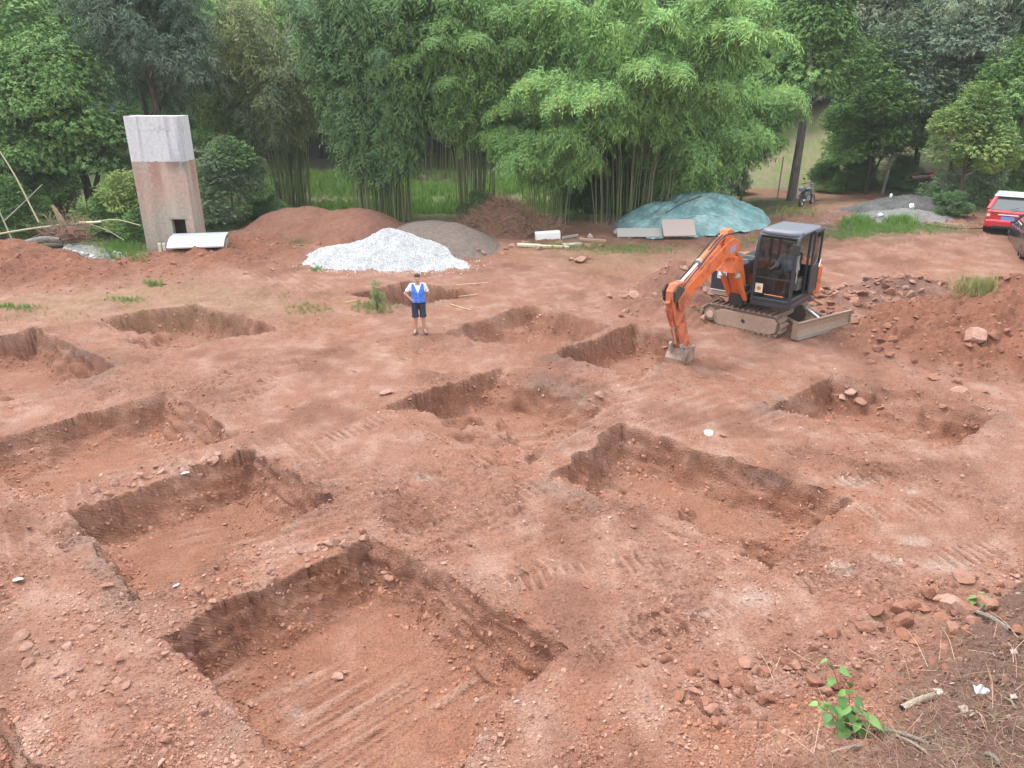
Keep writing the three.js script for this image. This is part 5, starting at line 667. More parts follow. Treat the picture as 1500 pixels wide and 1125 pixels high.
    // door folded back along the cab's side
    { const dx = x1 + 0.07; mesh('door_frame', T(merged([box(0.05, 1.62, 0.07, dx, 1.88, -0.32, 0.012), box(0.05, 1.62, 0.07, dx, 1.88, 0.2, 0.012), box(0.05, 0.07, 0.56, dx, 2.66, -0.06, 0.012), box(0.05, 0.07, 0.56, dx, 1.1, -0.06, 0.012), box(0.05, 0.06, 0.56, dx, 1.78, -0.06, 0.012)])), CABGREY, cab); mesh('door_panel', T(box(0.03, 0.64, 0.5, dx, 1.44, -0.06)), BLACKP, cab); mesh('door_window', T(box(0.006, 0.86, 0.48, dx, 2.22, -0.06)), GLASS, cab); mesh('door_handle', T(rod(V(dx + 0.05, 1.72, -0.2), V(dx + 0.05, 1.9, -0.3), 0.016)), CHROME, cab); mesh('grab_rail', T(rod(V(x1 + 0.02, 1.5, z1 - 0.1), V(x1 + 0.02, 2.2, z1 - 0.12), 0.016)), STEEL, cab); }
    mesh('mirror', T((() => { const g = new RoundedBoxGeometry(0.2, 0.26, 0.05, 2, 0.02); g.translate(x1 - 0.02, 2.36, z1 + 0.07); return g; })()), RUBBER, cab); mesh('wiper', T(rod(V(x1 - 0.12, 1.55, z1 + 0.005), V(x1 - 0.3, 2.3, z1 - 0.03), 0.01)), RUBBER, cab);
    mesh('warning_label', T(box(0.2, 0.24, 0.004, x0 + 0.2, 1.26, z1 - 0.012)), std(0.72, 0.7, 0.62, 0.6, { map: canvasMap(64, 80, (g) => { g.fillStyle = '#f2efe6'; g.fillRect(0, 0, 64, 80); g.fillStyle = '#e08a2e'; g.beginPath(); g.arc(32, 44, 17, 0, 6.3); g.fill(); }) }), cab);
    mesh('floor_strip', T(box(0.5, 0.02, 0.03, x0 + 0.6, 1.12, z1 - 0.02)), std(0.7, 0.2, 0.1, 0.6), cab);
    mesh('seat', T(merged([box(0.5, 0.14, 0.5, 0.74, 1.36, 0.15, 0.05), box(0.46, 0.62, 0.14, 0.74, 1.72, -0.12, 0.05, -0.12), box(0.26, 0.18, 0.1, 0.74, 2.12, -0.17, 0.04)])), std(0.05, 0.05, 0.055, 0.8), cab); mesh('seat_base', T(box(0.44, 0.34, 0.44, 0.74, 1.13, 0.12, 0.02)), BLACKP, cab);
    for (const s of [-1, 1]) { mesh('control_lever', T(rod(V(0.74 + s * 0.32, 1.3, 0.42), V(0.74 + s * 0.3, 1.68, 0.5), 0.02)), RUBBER, cab); mesh('console', T(box(0.14, 0.3, 0.5, 0.74 + s * 0.36, 1.3, 0.22, 0.03)), std(0.09, 0.085, 0.08, 0.8), cab); mesh('travel_lever', T(rod(V(0.74 + s * 0.08, 1.0, 0.78), V(0.74 + s * 0.1, 1.5, 0.74), 0.016)), RUBBER, cab); }
    mesh('antenna', T(rod(V(0.25, 2.7, -0.3), V(0.24, 3.05, -0.34), 0.006)), RUBBER, cab);
  }
  // boom, arm and bucket in the plane x = -0.1
  const BX = -0.1;
  mesh('boom_bracket', T(merged([box(0.5, 0.3, 0.5, BX, 0.92, 0.95, 0.03), extrude([[0.8, 0.75], [1.25, 0.75], [1.35, 1.0], [1.1, 1.25], [0.85, 1.2]], 0.34, 0.02, BX)])), BLACKP, ex);
  const boom = new THREE.Group(); boom.name = 'boom'; ex.add(boom);
  mesh('boom_beam', T(extrude([[0.95, 0.98], [1.18, 0.88], [1.72, 1.72], [2.02, 2.14], [2.4, 2.18], [3.2, 1.92], [4.35, 1.52], [4.56, 1.52], [4.62, 1.65], [4.5, 1.77], [3.4, 2.19], [2.5, 2.52], [2.1, 2.62], [1.8, 2.52], [1.52, 2.14], [1.08, 1.36]], 0.25, 0.02, BX)), ORANGEP, boom);
  mesh('boom_mark', T(box(0.006, 0.16, 0.34, BX + 0.128, 2.36, 2.08, 0, 0.25)), std(0.28, 0.26, 0.4, 0.5), boom);
  for (const s of [-1, 1]) mesh('arm_hinge', T(extrude([[4.25, 1.42], [4.72, 1.4], [4.82, 1.62], [4.6, 1.8], [4.3, 1.7]], 0.03, 0.004, BX + s * 0.17)), WORN, boom);
  const cyl = (name, a, b, r, f, m, parent = ex) => { const g = new THREE.Group(); g.name = name; parent.add(g); const A = V(...a), B = V(...b), M = A.clone().lerp(B, f); mesh('barrel', T(rod(A, M, r, r, 16)), m, g); mesh('rod', T(rod(M, B, r * 0.5, r * 0.5, 12)), CHROME, g); mesh('gland', T(rod(M.clone().lerp(A, 0.03), M.clone().lerp(B, 0.04), r * 1.2, r * 1.2, 16)), STEEL, g); };
  cyl('arm_cylinder', [BX, 2.78, 2.3], [BX, 1.86, 4.72], 0.075, 0.55, ORANGEP); cyl('boom_cylinder', [BX + 0.2, 0.92, 1.2], [BX + 0.2, 1.9, 2.05], 0.07, 0.75, ORANGEP); cyl('boom_cylinder', [BX - 0.2, 0.92, 1.2], [BX - 0.2, 1.9, 2.05], 0.07, 0.75, ORANGEP);
  mesh('cylinder_bracket', T(merged([extrude([[2.1, 2.6], [2.55, 2.55], [2.42, 2.84], [2.2, 2.86]], 0.2, 0.01, BX), extrude([[1.85, 1.75], [2.2, 1.8], [2.1, 2.15], [1.95, 2.15]], 0.46, 0.01, BX)])), ORANGEP, boom);
  for (const s of [-0.1, 0.02, 0.1]) mesh('hose', T(tube([V(BX + s, 2.72, 1.95), V(BX + s, 2.75, 2.6), V(BX + s, 2.3, 3.6), V(BX + s, 1.98, 4.3), V(BX + s * 1.3, 1.78, 4.75)], 0.018, 0.018, 6, 20)), RUBBER, boom);
  mesh('lamp', T(box(0.14, 0.1, 0.1, BX + 0.2, 2.2, 1.8, 0.02)), STEEL, boom);
  const arm = new THREE.Group(); arm.name = 'arm'; ex.add(arm);
  mesh('arm_beam', T(extrude([[4.42, 1.98], [4.78, 1.98], [4.92, 1.84], [4.88, 1.4], [4.3, 0.42], [4.02, 0.08], [3.86, 0.1], [3.84, 0.28], [4.1, 0.78], [4.4, 1.44]], 0.2, 0.018, BX)), WORN, arm);
  mesh('arm_ears', T(merged([-1, 1].map((s) => extrude([[4.55, 1.86], [4.85, 1.98], [4.98, 1.86], [4.9, 1.62], [4.6, 1.6]], 0.04, 0.006, BX + s * 0.15)))), BARK_DARK, arm);
  cyl('bucket_cylinder', [BX, 1.62, 4.98], [BX, 0.5, 4.42], 0.055, 0.6, WORN);
  mesh('bucket_link', T(merged([-1, 1].map((s) => merged([rod(V(BX + s * 0.14, 0.48, 4.44), V(BX + s * 0.14, 0.3, 4.12), 0.035), rod(V(BX + s * 0.14, 0.5, 4.42), V(BX + s * 0.14, 0.02, 4.3), 0.035)])))), STEEL, arm);
  const bk = new THREE.Group(); bk.name = 'bucket'; ex.add(bk);
  { const out = [[3.9, 0.16], [4.28, 0.14], [4.44, -0.08], [4.42, -0.38], [4.2, -0.6], [3.86, -0.66], [3.7, -0.6]], inn = [[3.74, -0.57], [3.88, -0.61], [4.17, -0.55], [4.37, -0.36], [4.39, -0.09], [4.25, 0.09], [3.9, 0.11]], BW = 0.5; const my = 0.2; const lift = (L) => L.map(([z, y]) => [z, y + my]);
    mesh('bucket_shell', T(extrude(lift([...out, ...inn]), BW, 0.003, BX)), MUDSTEEL, bk); for (const s of [-1, 1]) mesh('bucket_cheek', T(extrude(lift([[3.9, 0.14], [4.27, 0.12], [4.42, -0.08], [4.4, -0.37], [4.19, -0.58], [3.86, -0.64], [3.7, -0.59], [3.98, -0.2]]), 0.03, 0.003, BX + s * (BW / 2 - 0.016))), MUDSTEEL, bk);
    for (let k = 0; k < 4; k++) mesh('tooth', T(extrude(lift([[3.74, -0.57], [3.76, -0.66], [3.52, -0.57], [3.52, -0.55]]), 0.07, 0.004, BX + (k - 1.5) * 0.18)), STEEL, bk); }
}
// ---------------------------------------------------------------- people: one continuous skin from joints and radii, clothes as shells over it
function sdfMesh(f, c, half, res) {
  const mc = new MarchingCubes(res, new THREE.MeshBasicMaterial(), false, false, 240000), n = res, h2 = n / 2; mc.isolation = 0;
  for (let k = 0; k < n; k++) for (let j = 0; j < n; j++) for (let i = 0; i < n; i++) mc.field[i + j * n + k * n * n] = -f(c.x + (i - h2) / h2 * half, c.y + (j - h2) / h2 * half, c.z + (k - h2) / h2 * half);
  mc.update(); const m = mc.count, P = new Float32Array(m * 3), N = new Float32Array(m * 3);
  for (let i = 0; i < m; i++) { P[i * 3] = c.x + mc.positionArray[i * 3] * half; P[i * 3 + 1] = c.y + mc.positionArray[i * 3 + 1] * half; P[i * 3 + 2] = c.z + mc.positionArray[i * 3 + 2] * half; for (let q = 0; q < 3; q++) N[i * 3 + q] = mc.normalArray[i * 3 + q]; }
  const g = new THREE.BufferGeometry(); g.setAttribute('position', new THREE.BufferAttribute(P, 3)); g.setAttribute('normal', new THREE.BufferAttribute(N, 3)); return g;
}
const cap = (a, b, ra, rb, sx = 1) => { const dx = b[0] - a[0], dy = b[1] - a[1], dz = b[2] - a[2], l2 = dx * dx + dy * dy + dz * dz || 1e-9; return (x, y, z) => { const t = clamp(((x - a[0]) * dx + (y - a[1]) * dy + (z - a[2]) * dz) / l2), ex = (x - a[0] - dx * t) / sx, ey = y - a[1] - dy * t, ez = z - a[2] - dz * t; return Math.sqrt(ex * ex + ey * ey + ez * ez) - (ra + (rb - ra) * t); }; };
const smin = (a, b, k) => { const h = Math.max(k - Math.abs(a - b), 0) / k; return Math.min(a, b) - h * h * k * 0.25; };
const union = (L, k) => (x, y, z) => { let d = 9; for (const f of L) { const v = f(x, y, z); d = d > 8 ? v : smin(d, v, k); } return d; };
const SKIN = new THREE.MeshPhysicalMaterial({ roughness: 0.6 }); SKIN.color.setRGB(0.42, 0.235, 0.165);
const HAIR = std(0.02, 0.017, 0.015, 0.7);
function handGeo(w, dir, palmN, side) {               // w = wrist, dir = way the fingers point, palmN = normal of the palm, side = +1 / -1 puts the thumb
  const D = V(...dir).normalize(), N = V(...palmN).normalize(), S = D.clone().cross(N).normalize().multiplyScalar(side), P = (a, b, c) => V(...w).addScaledVector(D, a).addScaledVector(S, b).addScaledVector(N, c).toArray(), L = [cap(P(0, 0.012, 0), P(0.07, 0.018, 0), 0.019, 0.016), cap(P(0, -0.012, 0), P(0.07, -0.02, 0), 0.019, 0.015)];
  [[0.03, 0.066, 0.9], [0.01, 0.074, 1], [-0.011, 0.069, 0.95], [-0.031, 0.055, 0.8]].forEach(([b, l]) => { L.push(cap(P(0.068, b, 0), P(0.068 + l * 0.5, b * 1.12, 0.006), 0.0095, 0.009), cap(P(0.068 + l * 0.5, b * 1.12, 0.006), P(0.068 + l * 0.92, b * 1.15, 0.028), 0.009, 0.0075)); });
  L.push(cap(P(0.012, 0.026, 0.004), P(0.045, 0.052, 0.014), 0.012, 0.0105), cap(P(0.045, 0.052, 0.014), P(0.075, 0.06, 0.026), 0.0105, 0.008));
  return sdfMesh(union(L, 0.008), V(...P(0.06, 0, 0)), 0.125, 48);
}
function headGeo(c, yaw, pitch) {
  const L = [cap([0, 0.02, -0.012], [0, 0.03, -0.02], 0.088, 0.088, 0.86), cap([0, -0.045, 0.022], [0, -0.07, 0.03], 0.062, 0.045, 0.9), cap([0, -0.02, 0.06], [0, 0.02, 0.062], 0.034, 0.03, 1.2), cap([0, 0.012, 0.08], [0, -0.022, 0.098], 0.009, 0.0125), cap([-0.016, -0.024, 0.086], [0.016, -0.024, 0.086], 0.008, 0.008), cap([-0.022, -0.052, 0.074], [0.022, -0.052, 0.074], 0.008, 0.008), cap([-0.02, -0.062, 0.072], [0.02, -0.062, 0.072], 0.008, 0.008), cap([-0.05, 0.03, 0.068], [-0.014, 0.034, 0.08], 0.009, 0.009), cap([0.05, 0.03, 0.068], [0.014, 0.034, 0.08], 0.009, 0.009), cap([-0.079, 0.012, -0.012], [-0.083, -0.026, -0.006], 0.014, 0.009), cap([0.079, 0.012, -0.012], [0.083, -0.026, -0.006], 0.014, 0.009)];
  const base = union(L, 0.02), e1 = cap([-0.031, 0.013, 0.082], [-0.03, 0.013, 0.086], 0.012, 0.012), e2 = cap([0.031, 0.013, 0.082], [0.03, 0.013, 0.086], 0.012, 0.012);
  const skin = sdfMesh((x, y, z) => Math.max(base(x, y, z), -Math.min(e1(x, y, z), e2(x, y, z)) - 0.004), V(0, 0, 0), 0.15, 64), hb = cap([0, 0.035, -0.022], [0, 0.02, -0.03], 0.098, 0.095, 0.88);
  const hair = sdfMesh((x, y, z) => Math.max(hb(x, y, z) + 0.003 * n2(x * 90, z * 90 + y * 60), 0.055 - 0.9 * (-z + 0.0) * (z < 0.01 ? 0.9 : 0) - y - (z < -0.02 ? 0.05 : 0)), V(0, 0.02, -0.01), 0.15, 60);
  const eyes = merged([-1, 1].map((s) => { const g = new THREE.SphereGeometry(0.0095, 12, 8); g.translate(s * 0.031, 0.013, 0.076); return g; }));
  const M = new THREE.Matrix4().makeTranslation(...c).multiply(new THREE.Matrix4().makeRotationY(yaw)).multiply(new THREE.Matrix4().makeRotationX(pitch)); for (const g of [skin, hair, eyes]) g.applyMatrix4(M); return { skin, hair, eyes };
}
const strip = (g) => { const q = new THREE.BufferGeometry(); q.setAttribute('position', g.attributes.position); q.setAttribute('normal', g.attributes.normal); return q; };
{ // the person in the blue vest: weight on both feet, one hand on the hip, the other arm folded back
  const [x, y, z] = put(615, 489), t = thing('person', 'person in blue vest, white shirt and dark shorts standing with hand on hip', 'person', [x, y, z], 0.12); t.scale.setScalar(0.94);
  const legs = [cap([-0.1, 0.9, 0], [-0.1, 0.5, 0.02], 0.088, 0.058), cap([-0.1, 0.5, 0.02], [-0.105, 0.09, -0.01], 0.056, 0.036), cap([0.09, 0.9, 0], [0.115, 0.5, 0.035], 0.088, 0.058), cap([0.115, 0.5, 0.035], [0.13, 0.09, 0.0], 0.056, 0.036)];
  const calf = [cap([-0.1, 0.4, -0.012], [-0.104, 0.25, -0.018], 0.05, 0.042), cap([0.118, 0.4, 0.0], [0.126, 0.25, -0.008], 0.05, 0.042)];
  const feet = [cap([-0.11, 0.05, -0.04], [-0.14, 0.04, 0.13], 0.042, 0.036), cap([0.135, 0.05, -0.03], [0.18, 0.04, 0.14], 0.042, 0.036)];
  const torso = [cap([-0.075, 0.93, 0], [0.075, 0.93, 0], 0.108, 0.108), cap([0, 0.95, 0.01], [0, 1.15, 0.015], 0.125, 0.125, 1.15), cap([-0.075, 1.24, 0.005], [0.075, 1.24, 0.005], 0.105, 0.105), cap([-0.13, 1.345, -0.005], [0.13, 1.345, -0.005], 0.062, 0.062)];
  const neck = [cap([0, 1.35, -0.01], [0, 1.46, 0.012], 0.055, 0.05)];
  const SL = [-0.18, 1.34, -0.01], EL = [-0.345, 1.12, -0.07], WL = [-0.185, 0.985, 0.085], SR = [0.18, 1.34, -0.01], ER = [0.275, 1.1, -0.1], WR = [0.15, 0.97, -0.125];
  const upL = cap(SL, EL, 0.052, 0.04), upR = cap(SR, ER, 0.052, 0.04), arms = [upL, cap(EL, WL, 0.04, 0.027), upR, cap(ER, WR, 0.04, 0.027)];
  const skin = union([...legs, ...calf, ...feet, ...torso, ...neck, ...arms], 0.035), H = headGeo([0, 1.555, 0.02], 0.1, 0.12);
  const body = mergeGeometries([sdfMesh(skin, V(0, 0.78, 0), 0.84, 112), handGeo(WL, [0.75, -0.45, 0.45], [-0.5, -0.3, 0.1], 1), handGeo(WR, [-0.7, -0.5, 0.0], [0.2, -0.2, -1], -1), H.skin].map(strip));
  mesh('body', body, SKIN, t); mesh('hair', H.hair, HAIR, t); mesh('eyes', H.eyes, std(0.03, 0.025, 0.02, 0.3), t);
  const fold = (x, y, z) => 0.006 * n2(x * 14 + y * 9, y * 16 + z * 8);
  const tor = union(torso, 0.06), sl = union([...torso, upL, upR], 0.045);
  mesh('white_shirt', sdfMesh((x, y, z) => { const d = sl(x, y, z) - 0.016 + fold(x, y, z); const reachL = Math.hypot(x - SL[0], y - SL[1], z - SL[2]), reachR = Math.hypot(x - SR[0], y - SR[1], z - SR[2]); let c = Math.max(0.9 - y, y - 1.43); if (x < -0.2) c = Math.max(c, reachL - 0.2); if (x > 0.2) c = Math.max(c, reachR - 0.2); const nk = Math.hypot(x, (z - 0.02)) - 0.075; if (y > 1.36) c = Math.max(c, -nk); return Math.max(d, c); }, V(0, 1.15, 0), 0.42, 88), std(0.78, 0.78, 0.77, 0.85), t);
  mesh('blue_vest', sdfMesh((x, y, z) => { const d = tor(x, y, z) - 0.032 + 2.6 * fold(x, y, z + 3); let c = Math.max(0.9 - y, y - 1.42, Math.abs(x) - 0.17 - 0.03 * ss(1.3, 1.1, y)); if (z > -0.02) c = Math.max(c, -(Math.abs(x) - Math.max(0.004, (y - 1.16) * 0.4)) ); return Math.max(d, c); }, V(0, 1.15, 0), 0.36, 88), std(0.05, 0.17, 0.62, 0.75), t);
  const lg = union([...legs.filter((_, i) => i % 2 === 0), torso[0], cap([-0.1, 0.5, 0.02], [-0.1, 0.42, 0.02], 0.075, 0.08), cap([0.115, 0.5, 0.03], [0.115, 0.42, 0.03], 0.075, 0.08)], 0.03);
  mesh('dark_shorts', sdfMesh((x, y, z) => Math.max(lg(x, y, z) - 0.022 + fold(x, y + 4, z), 0.47 - y, y - 0.99), V(0, 0.72, 0), 0.32, 80), std(0.022, 0.028, 0.055, 0.85), t);
  for (const s of [-1, 1]) { const a = s < 0 ? [-0.108, 0.045, -0.06] : [0.132, 0.045, -0.05], b = s < 0 ? [-0.145, 0.035, 0.15] : [0.185, 0.035, 0.16], f = cap(a, b, 0.052, 0.048); mesh('shoe', sdfMesh((x, y, z) => Math.max(f(x, y, z), 0.0 - y, y - 0.085 + 0.3 * Math.max(0, z)), V((a[0] + b[0]) / 2, 0.06, 0.04), 0.17, 56), std(0.09, 0.09, 0.1, 0.7), t); }
}
{ // the driver, seated in the cab
  const C = V(6.75, coarse(6.75, -19.95) + 0.01, -19.95), a = -40 * Math.PI / 180, off = V(0.74, 1.42, 0.14).applyAxisAngle(V(0, 1, 0), a), t = thing('person', 'driver in pale shirt seated in the excavator cab', 'person', C.clone().add(off).toArray(), a);
  const torso = [cap([-0.08, 0.1, 0], [0.08, 0.1, 0], 0.11, 0.11), cap([0, 0.14, 0], [0, 0.34, 0.02], 0.125, 0.13, 1.15), cap([-0.12, 0.52, 0.02], [0.12, 0.52, 0.02], 0.068, 0.068)], arms = [], WR = [];
  for (const s of [-1, 1]) { const S = [s * 0.18, 0.51, 0.02], E = [s * 0.28, 0.26, 0.1], W = [s * 0.3, 0.24, 0.31]; arms.push(cap(S, E, 0.052, 0.042), cap(E, W, 0.042, 0.028)); WR.push(W); }
  const legs = []; for (const s of [-1, 1]) legs.push(cap([s * 0.1, 0.09, 0.02], [s * 0.13, 0.13, 0.44], 0.085, 0.06), cap([s * 0.13, 0.13, 0.44], [s * 0.13, -0.29, 0.5], 0.056, 0.038), cap([s * 0.13, -0.33, 0.48], [s * 0.14, -0.35, 0.64], 0.04, 0.034));
  const H = headGeo([0, 0.76, 0.06], -0.1, 0.25), all = union([...torso, ...arms, ...legs, cap([0, 0.54, 0.02], [0, 0.66, 0.045], 0.055, 0.05)], 0.035);
  mesh('body', mergeGeometries([sdfMesh(all, V(0, 0.2, 0.2), 0.66, 84), handGeo(WR[0], [0, 0.1, 1], [0, -1, 0.2], -1), handGeo(WR[1], [0, 0.1, 1], [0, -1, 0.2], 1), H.skin].map(strip)), SKIN, t); mesh('hair', H.hair, HAIR, t); mesh('eyes', H.eyes, std(0.03, 0.025, 0.02, 0.3), t);
  const sh = union([...torso, arms[0], arms[2]], 0.045); mesh('pale_shirt', sdfMesh((x, y, z) => Math.max(sh(x, y, z) - 0.018 + 0.006 * n2(x * 14, y * 15 + z * 8), 0.05 - y, y - 0.6), V(0, 0.32, 0.04), 0.38, 80), std(0.3, 0.35, 0.38, 0.85), t);
  const tr = union([...legs.filter((_, i) => i % 3 < 2), torso[0]], 0.03); mesh('trousers', sdfMesh((x, y, z) => Math.max(tr(x, y, z) - 0.018, -0.26 - y, y - 0.2), V(0, 0, 0.25), 0.42, 80), std(0.05, 0.06, 0.05, 0.85), t);
  for (const s of [-1, 1]) { const f = cap([s * 0.13, -0.335, 0.46], [s * 0.14, -0.35, 0.66], 0.052, 0.046); mesh('shoe', sdfMesh((x, y, z) => Math.max(f(x, y, z), -0.39 - y), V(s * 0.135, -0.33, 0.56), 0.17, 48), std(0.05, 0.05, 0.05, 0.7), t); }
}
// ---------------------------------------------------------------- parked cars and motorbikes
function wheel(parent, x, y, z, R, W, name = 'wheel') {
  const w = new THREE.Group(); w.name = name; w.position.set(x, y, z); parent.add(w);
  const ty = new THREE.LatheGeometry([[R * 0.62, -W / 2], [R * 0.9, -W / 2], [R, -W * 0.36], [R, W * 0.36], [R * 0.9, W / 2], [R * 0.62, W / 2]].map(([a, b]) => new THREE.Vector2(a, b)), 28); ty.rotateZ(Math.PI / 2); mesh('tyre', ty, RUBBER, w);
  const rim = [new THREE.CylinderGeometry(R * 0.63, R * 0.63, W * 0.7, 24, 1, true), new THREE.CylinderGeometry(R * 0.16, R * 0.16, W * 0.9, 14)]; for (let k = 0; k < 6; k++) { const s = new THREE.BoxGeometry(R * 0.1, W * 0.5, R * 0.6); s.translate(0, 0, R * 0.34); s.rotateY(k * Math.PI / 3); rim.push(s); } const g = merged(rim); g.rotateZ(Math.PI / 2); mesh('rim', g, std(0.5, 0.5, 0.52, 0.4, { metalness: 0.6 }), w); return w;
}
// A body lofted through sections along its length: rear at z = 0, front at -z. Each section: [z, half width low, half width belt, y low, y belt]
function loftBody(secs, ring) { const P = [], idx = [], n = ring(secs[0]).length; for (const s of secs) for (const [x, y] of ring(s)) P.push(x, y, s[0]); for (let j = 0; j < secs.length - 1; j++) for (let i = 0; i < n; i++) { const a = j * n + i, b = j * n + (i + 1) % n, c = a + n, d = b + n; idx.push(a, b, c, b, d, c); } const cap = (j) => { const c = P.length / 3; let cx = 0, cy = 0; for (let i = 0; i < n; i++) { cx += P[(j * n + i) * 3]; cy += P[(j * n + i) * 3 + 1]; } P.push(cx / n, cy / n, secs[j][0]); for (let i = 0; i < n; i++) idx.push(c, j * n + i, j * n + (i + 1) % n); }; cap(0); cap(secs.length - 1); const g = new THREE.BufferGeometry(); g.setAttribute('position', new THREE.Float32BufferAttribute(P, 3)); g.setIndex(idx); g.computeVertexNormals(); return g; }
const bodyRing = ([z, wl, wb, yl, yb]) => [[-wl, yl], [-wl * 1.02, yl + 0.1], [-wb, yl + (yb - yl) * 0.45], [-wb * 0.985, yb - 0.1], [-wb * 0.93, yb], [0, yb + 0.015], [wb * 0.93, yb], [wb * 0.985, yb - 0.1], [wb, yl + (yb - yl) * 0.45], [wl * 1.02, yl + 0.1], [wl, yl], [0, yl - 0.02]];
function makeCar(name, label, o, pos, turn) {
  const t = thing(name, label, 'car', pos, turn), paint = new THREE.MeshPhysicalMaterial({ roughness: 0.35, clearcoat: 1, clearcoatRoughness: 0.08, side: THREE.DoubleSide }); paint.color.setRGB(...o.paint); const dark = std(0.02, 0.022, 0.025, 0.5), glass = phys(0.05, 0.06, 0.065, 0.05, { clearcoat: 1, clearcoatRoughness: 0.02 });
  const L = o.len, w = o.w / 2, yb = o.belt;
  mesh('body', loftBody([[-0.02, w * 0.8, w * 0.84, 0.36, yb - 0.1], [-0.06, w * 0.92, w * 0.95, 0.28, yb - 0.02], [-0.3, w * 0.97, w, 0.22, yb], [-L * 0.35, w * 0.98, w, 0.2, yb + 0.02], [-L * 0.7, w * 0.98, w, 0.2, yb], [-L * 0.86, w * 0.96, w * 0.97, 0.2, yb - 0.12], [-L + 0.08, w * 0.9, w * 0.9, 0.24, yb - 0.22], [-L, w * 0.78, w * 0.76, 0.32, yb - 0.32]], bodyRing), paint, t);
  // greenhouse: rear screen, side glass, pillars, roof
  const [zr0, zr1, zf1, zf0] = o.cabin, top = o.top, wt = w * 0.7, wbm = w * 0.93;
  const quad = (a, b, c, d) => { const g = new THREE.BufferGeometry(); g.setAttribute('position', new THREE.Float32BufferAttribute([...a, ...b, ...c, ...a, ...c, ...d], 3)); g.computeVertexNormals(); return g; };
  const A = [[-wbm, yb, zr0], [wbm, yb, zr0], [wt, top, zr1], [-wt, top, zr1]], B = [[-wbm, yb, zf0], [wbm, yb, zf0], [wt, top, zf1], [-wt, top, zf1]];
  const shell = loftBody([[0, 0]], () => [[0, 0], [0, 0], [0, 0]]);
  mesh('rear_window', quad(...A), glass, t); mesh('windscreen', quad(...B), glass, t); mesh('side_window', quad(A[0], B[0], B[3], A[3]), glass, t); mesh('side_window', quad(A[1], B[1], B[2], A[2]), glass, t);
  const roofM = o.roof ? phys(...o.roof, 0.4, { clearcoat: 0.8 }) : paint; { const s = new THREE.Shape(), a = wt + 0.02; s.moveTo(-a, zr1 + 0.06); s.lineTo(a, zr1 + 0.06); s.lineTo(a, zf1 - 0.04); s.lineTo(-a, zf1 - 0.04); const g = new THREE.ExtrudeGeometry(s, { depth: 0.015, bevelEnabled: true, bevelSize: 0.07, bevelThickness: 0.03, bevelSegments: 4 }); g.rotateX(Math.PI / 2); g.translate(0, top + 0.025, 0); mesh('roof', g, roofM, t); }
  const pil = (a, b, r) => mesh('pillar', rod(V(...a), V(...b), r, r, 8), paint, t); for (const k of [0, 1]) { pil(A[k], A[3 - k], 0.085); pil(B[k], B[3 - k], 0.04); const m1 = [(A[k][0] * 0.55 + B[k][0] * 0.45), yb, zr0 * 0.55 + zf0 * 0.45], m2 = [A[3 - k][0] * 0.55 + B[3 - k][0] * 0.45, top, zr1 * 0.55 + zf1 * 0.45]; pil(m1, m2, 0.04); }
  mesh('rear_bumper', box(o.w * 0.96, 0.3, 0.2, 0, 0.43, 0.0, 0.08), paint, t); mesh('bumper_insert', box(o.w * 0.6, 0.1, 0.06, 0, 0.32, 0.085, 0.02), dark, t); mesh('boot_handle', box(o.w * 0.45, 0.045, 0.03, 0, yb - 0.17, 0.0, 0.012), std(0.8, 0.8, 0.8, 0.25, { metalness: 0.8 }), t); mesh('number_plate', box(0.44, 0.14, 0.012, 0, yb - 0.29, 0.012), std(0.12, 0.27, 0.62, 0.5), t);
  for (const s of [-1, 1]) { mesh('tail_light', box(0.15, o.lamp ?? 0.32, 0.14, s * w * 0.86, yb - 0.16, -0.03, 0.04), phys(0.5, 0.09, 0.09, 0.15, { clearcoat: 1 }), t); mesh('lamp_glass', box(0.1, 0.08, 0.02, s * w * 0.86, yb - 0.2, 0.045, 0.008), phys(0.7, 0.6, 0.58, 0.15), t); mesh('mirror', box(0.12, 0.1, 0.08, s * (w + 0.05), yb + 0.04, zf0 + 0.25, 0.03), paint, t); mesh('door_seam', box(0.006, yb - 0.4, 0.012, s * (w - 0.001), (yb + 0.35) / 2, -L * 0.42), dark, t); }
  mesh('rear_wiper', rod(V(0, yb + 0.03, zr0 + 0.02), V(0.28, yb + 0.12, zr0 - 0.02), 0.01), dark, t);
  for (const s of [-1, 1]) for (const z of [-L * 0.16, -L * 0.8]) wheel(t, s * (w - 0.1), 0.3, z, 0.3, 0.2);
  mesh('underside', box(o.w * 0.84, 0.16, L * 0.9, 0, 0.26, -L / 2, 0.02), dark, t);
  return t;
}
{
  const g = groundAt(1470, 345); makeCar('parked_car', 'red hatchback with white roof parked on the dirt', { paint: [0.5, 0.012, 0.028], roof: [0.74, 0.77, 0.76], len: 3.5, w: 1.5, belt: 0.92, top: 1.38, cabin: [-0.08, -0.6, -1.8, -2.5] }, g, -0.62);
  const q = groundAt(1540, 392); makeCar('parked_car', 'dark grey saloon car parked in front of the red hatchback', { paint: [0.012, 0.022, 0.026], len: 4.5, w: 1.74, belt: 0.92, top: 1.42, cabin: [-0.75, -1.3, -2.5, -3.25], lamp: 0.2 }, q, -0.42);
}
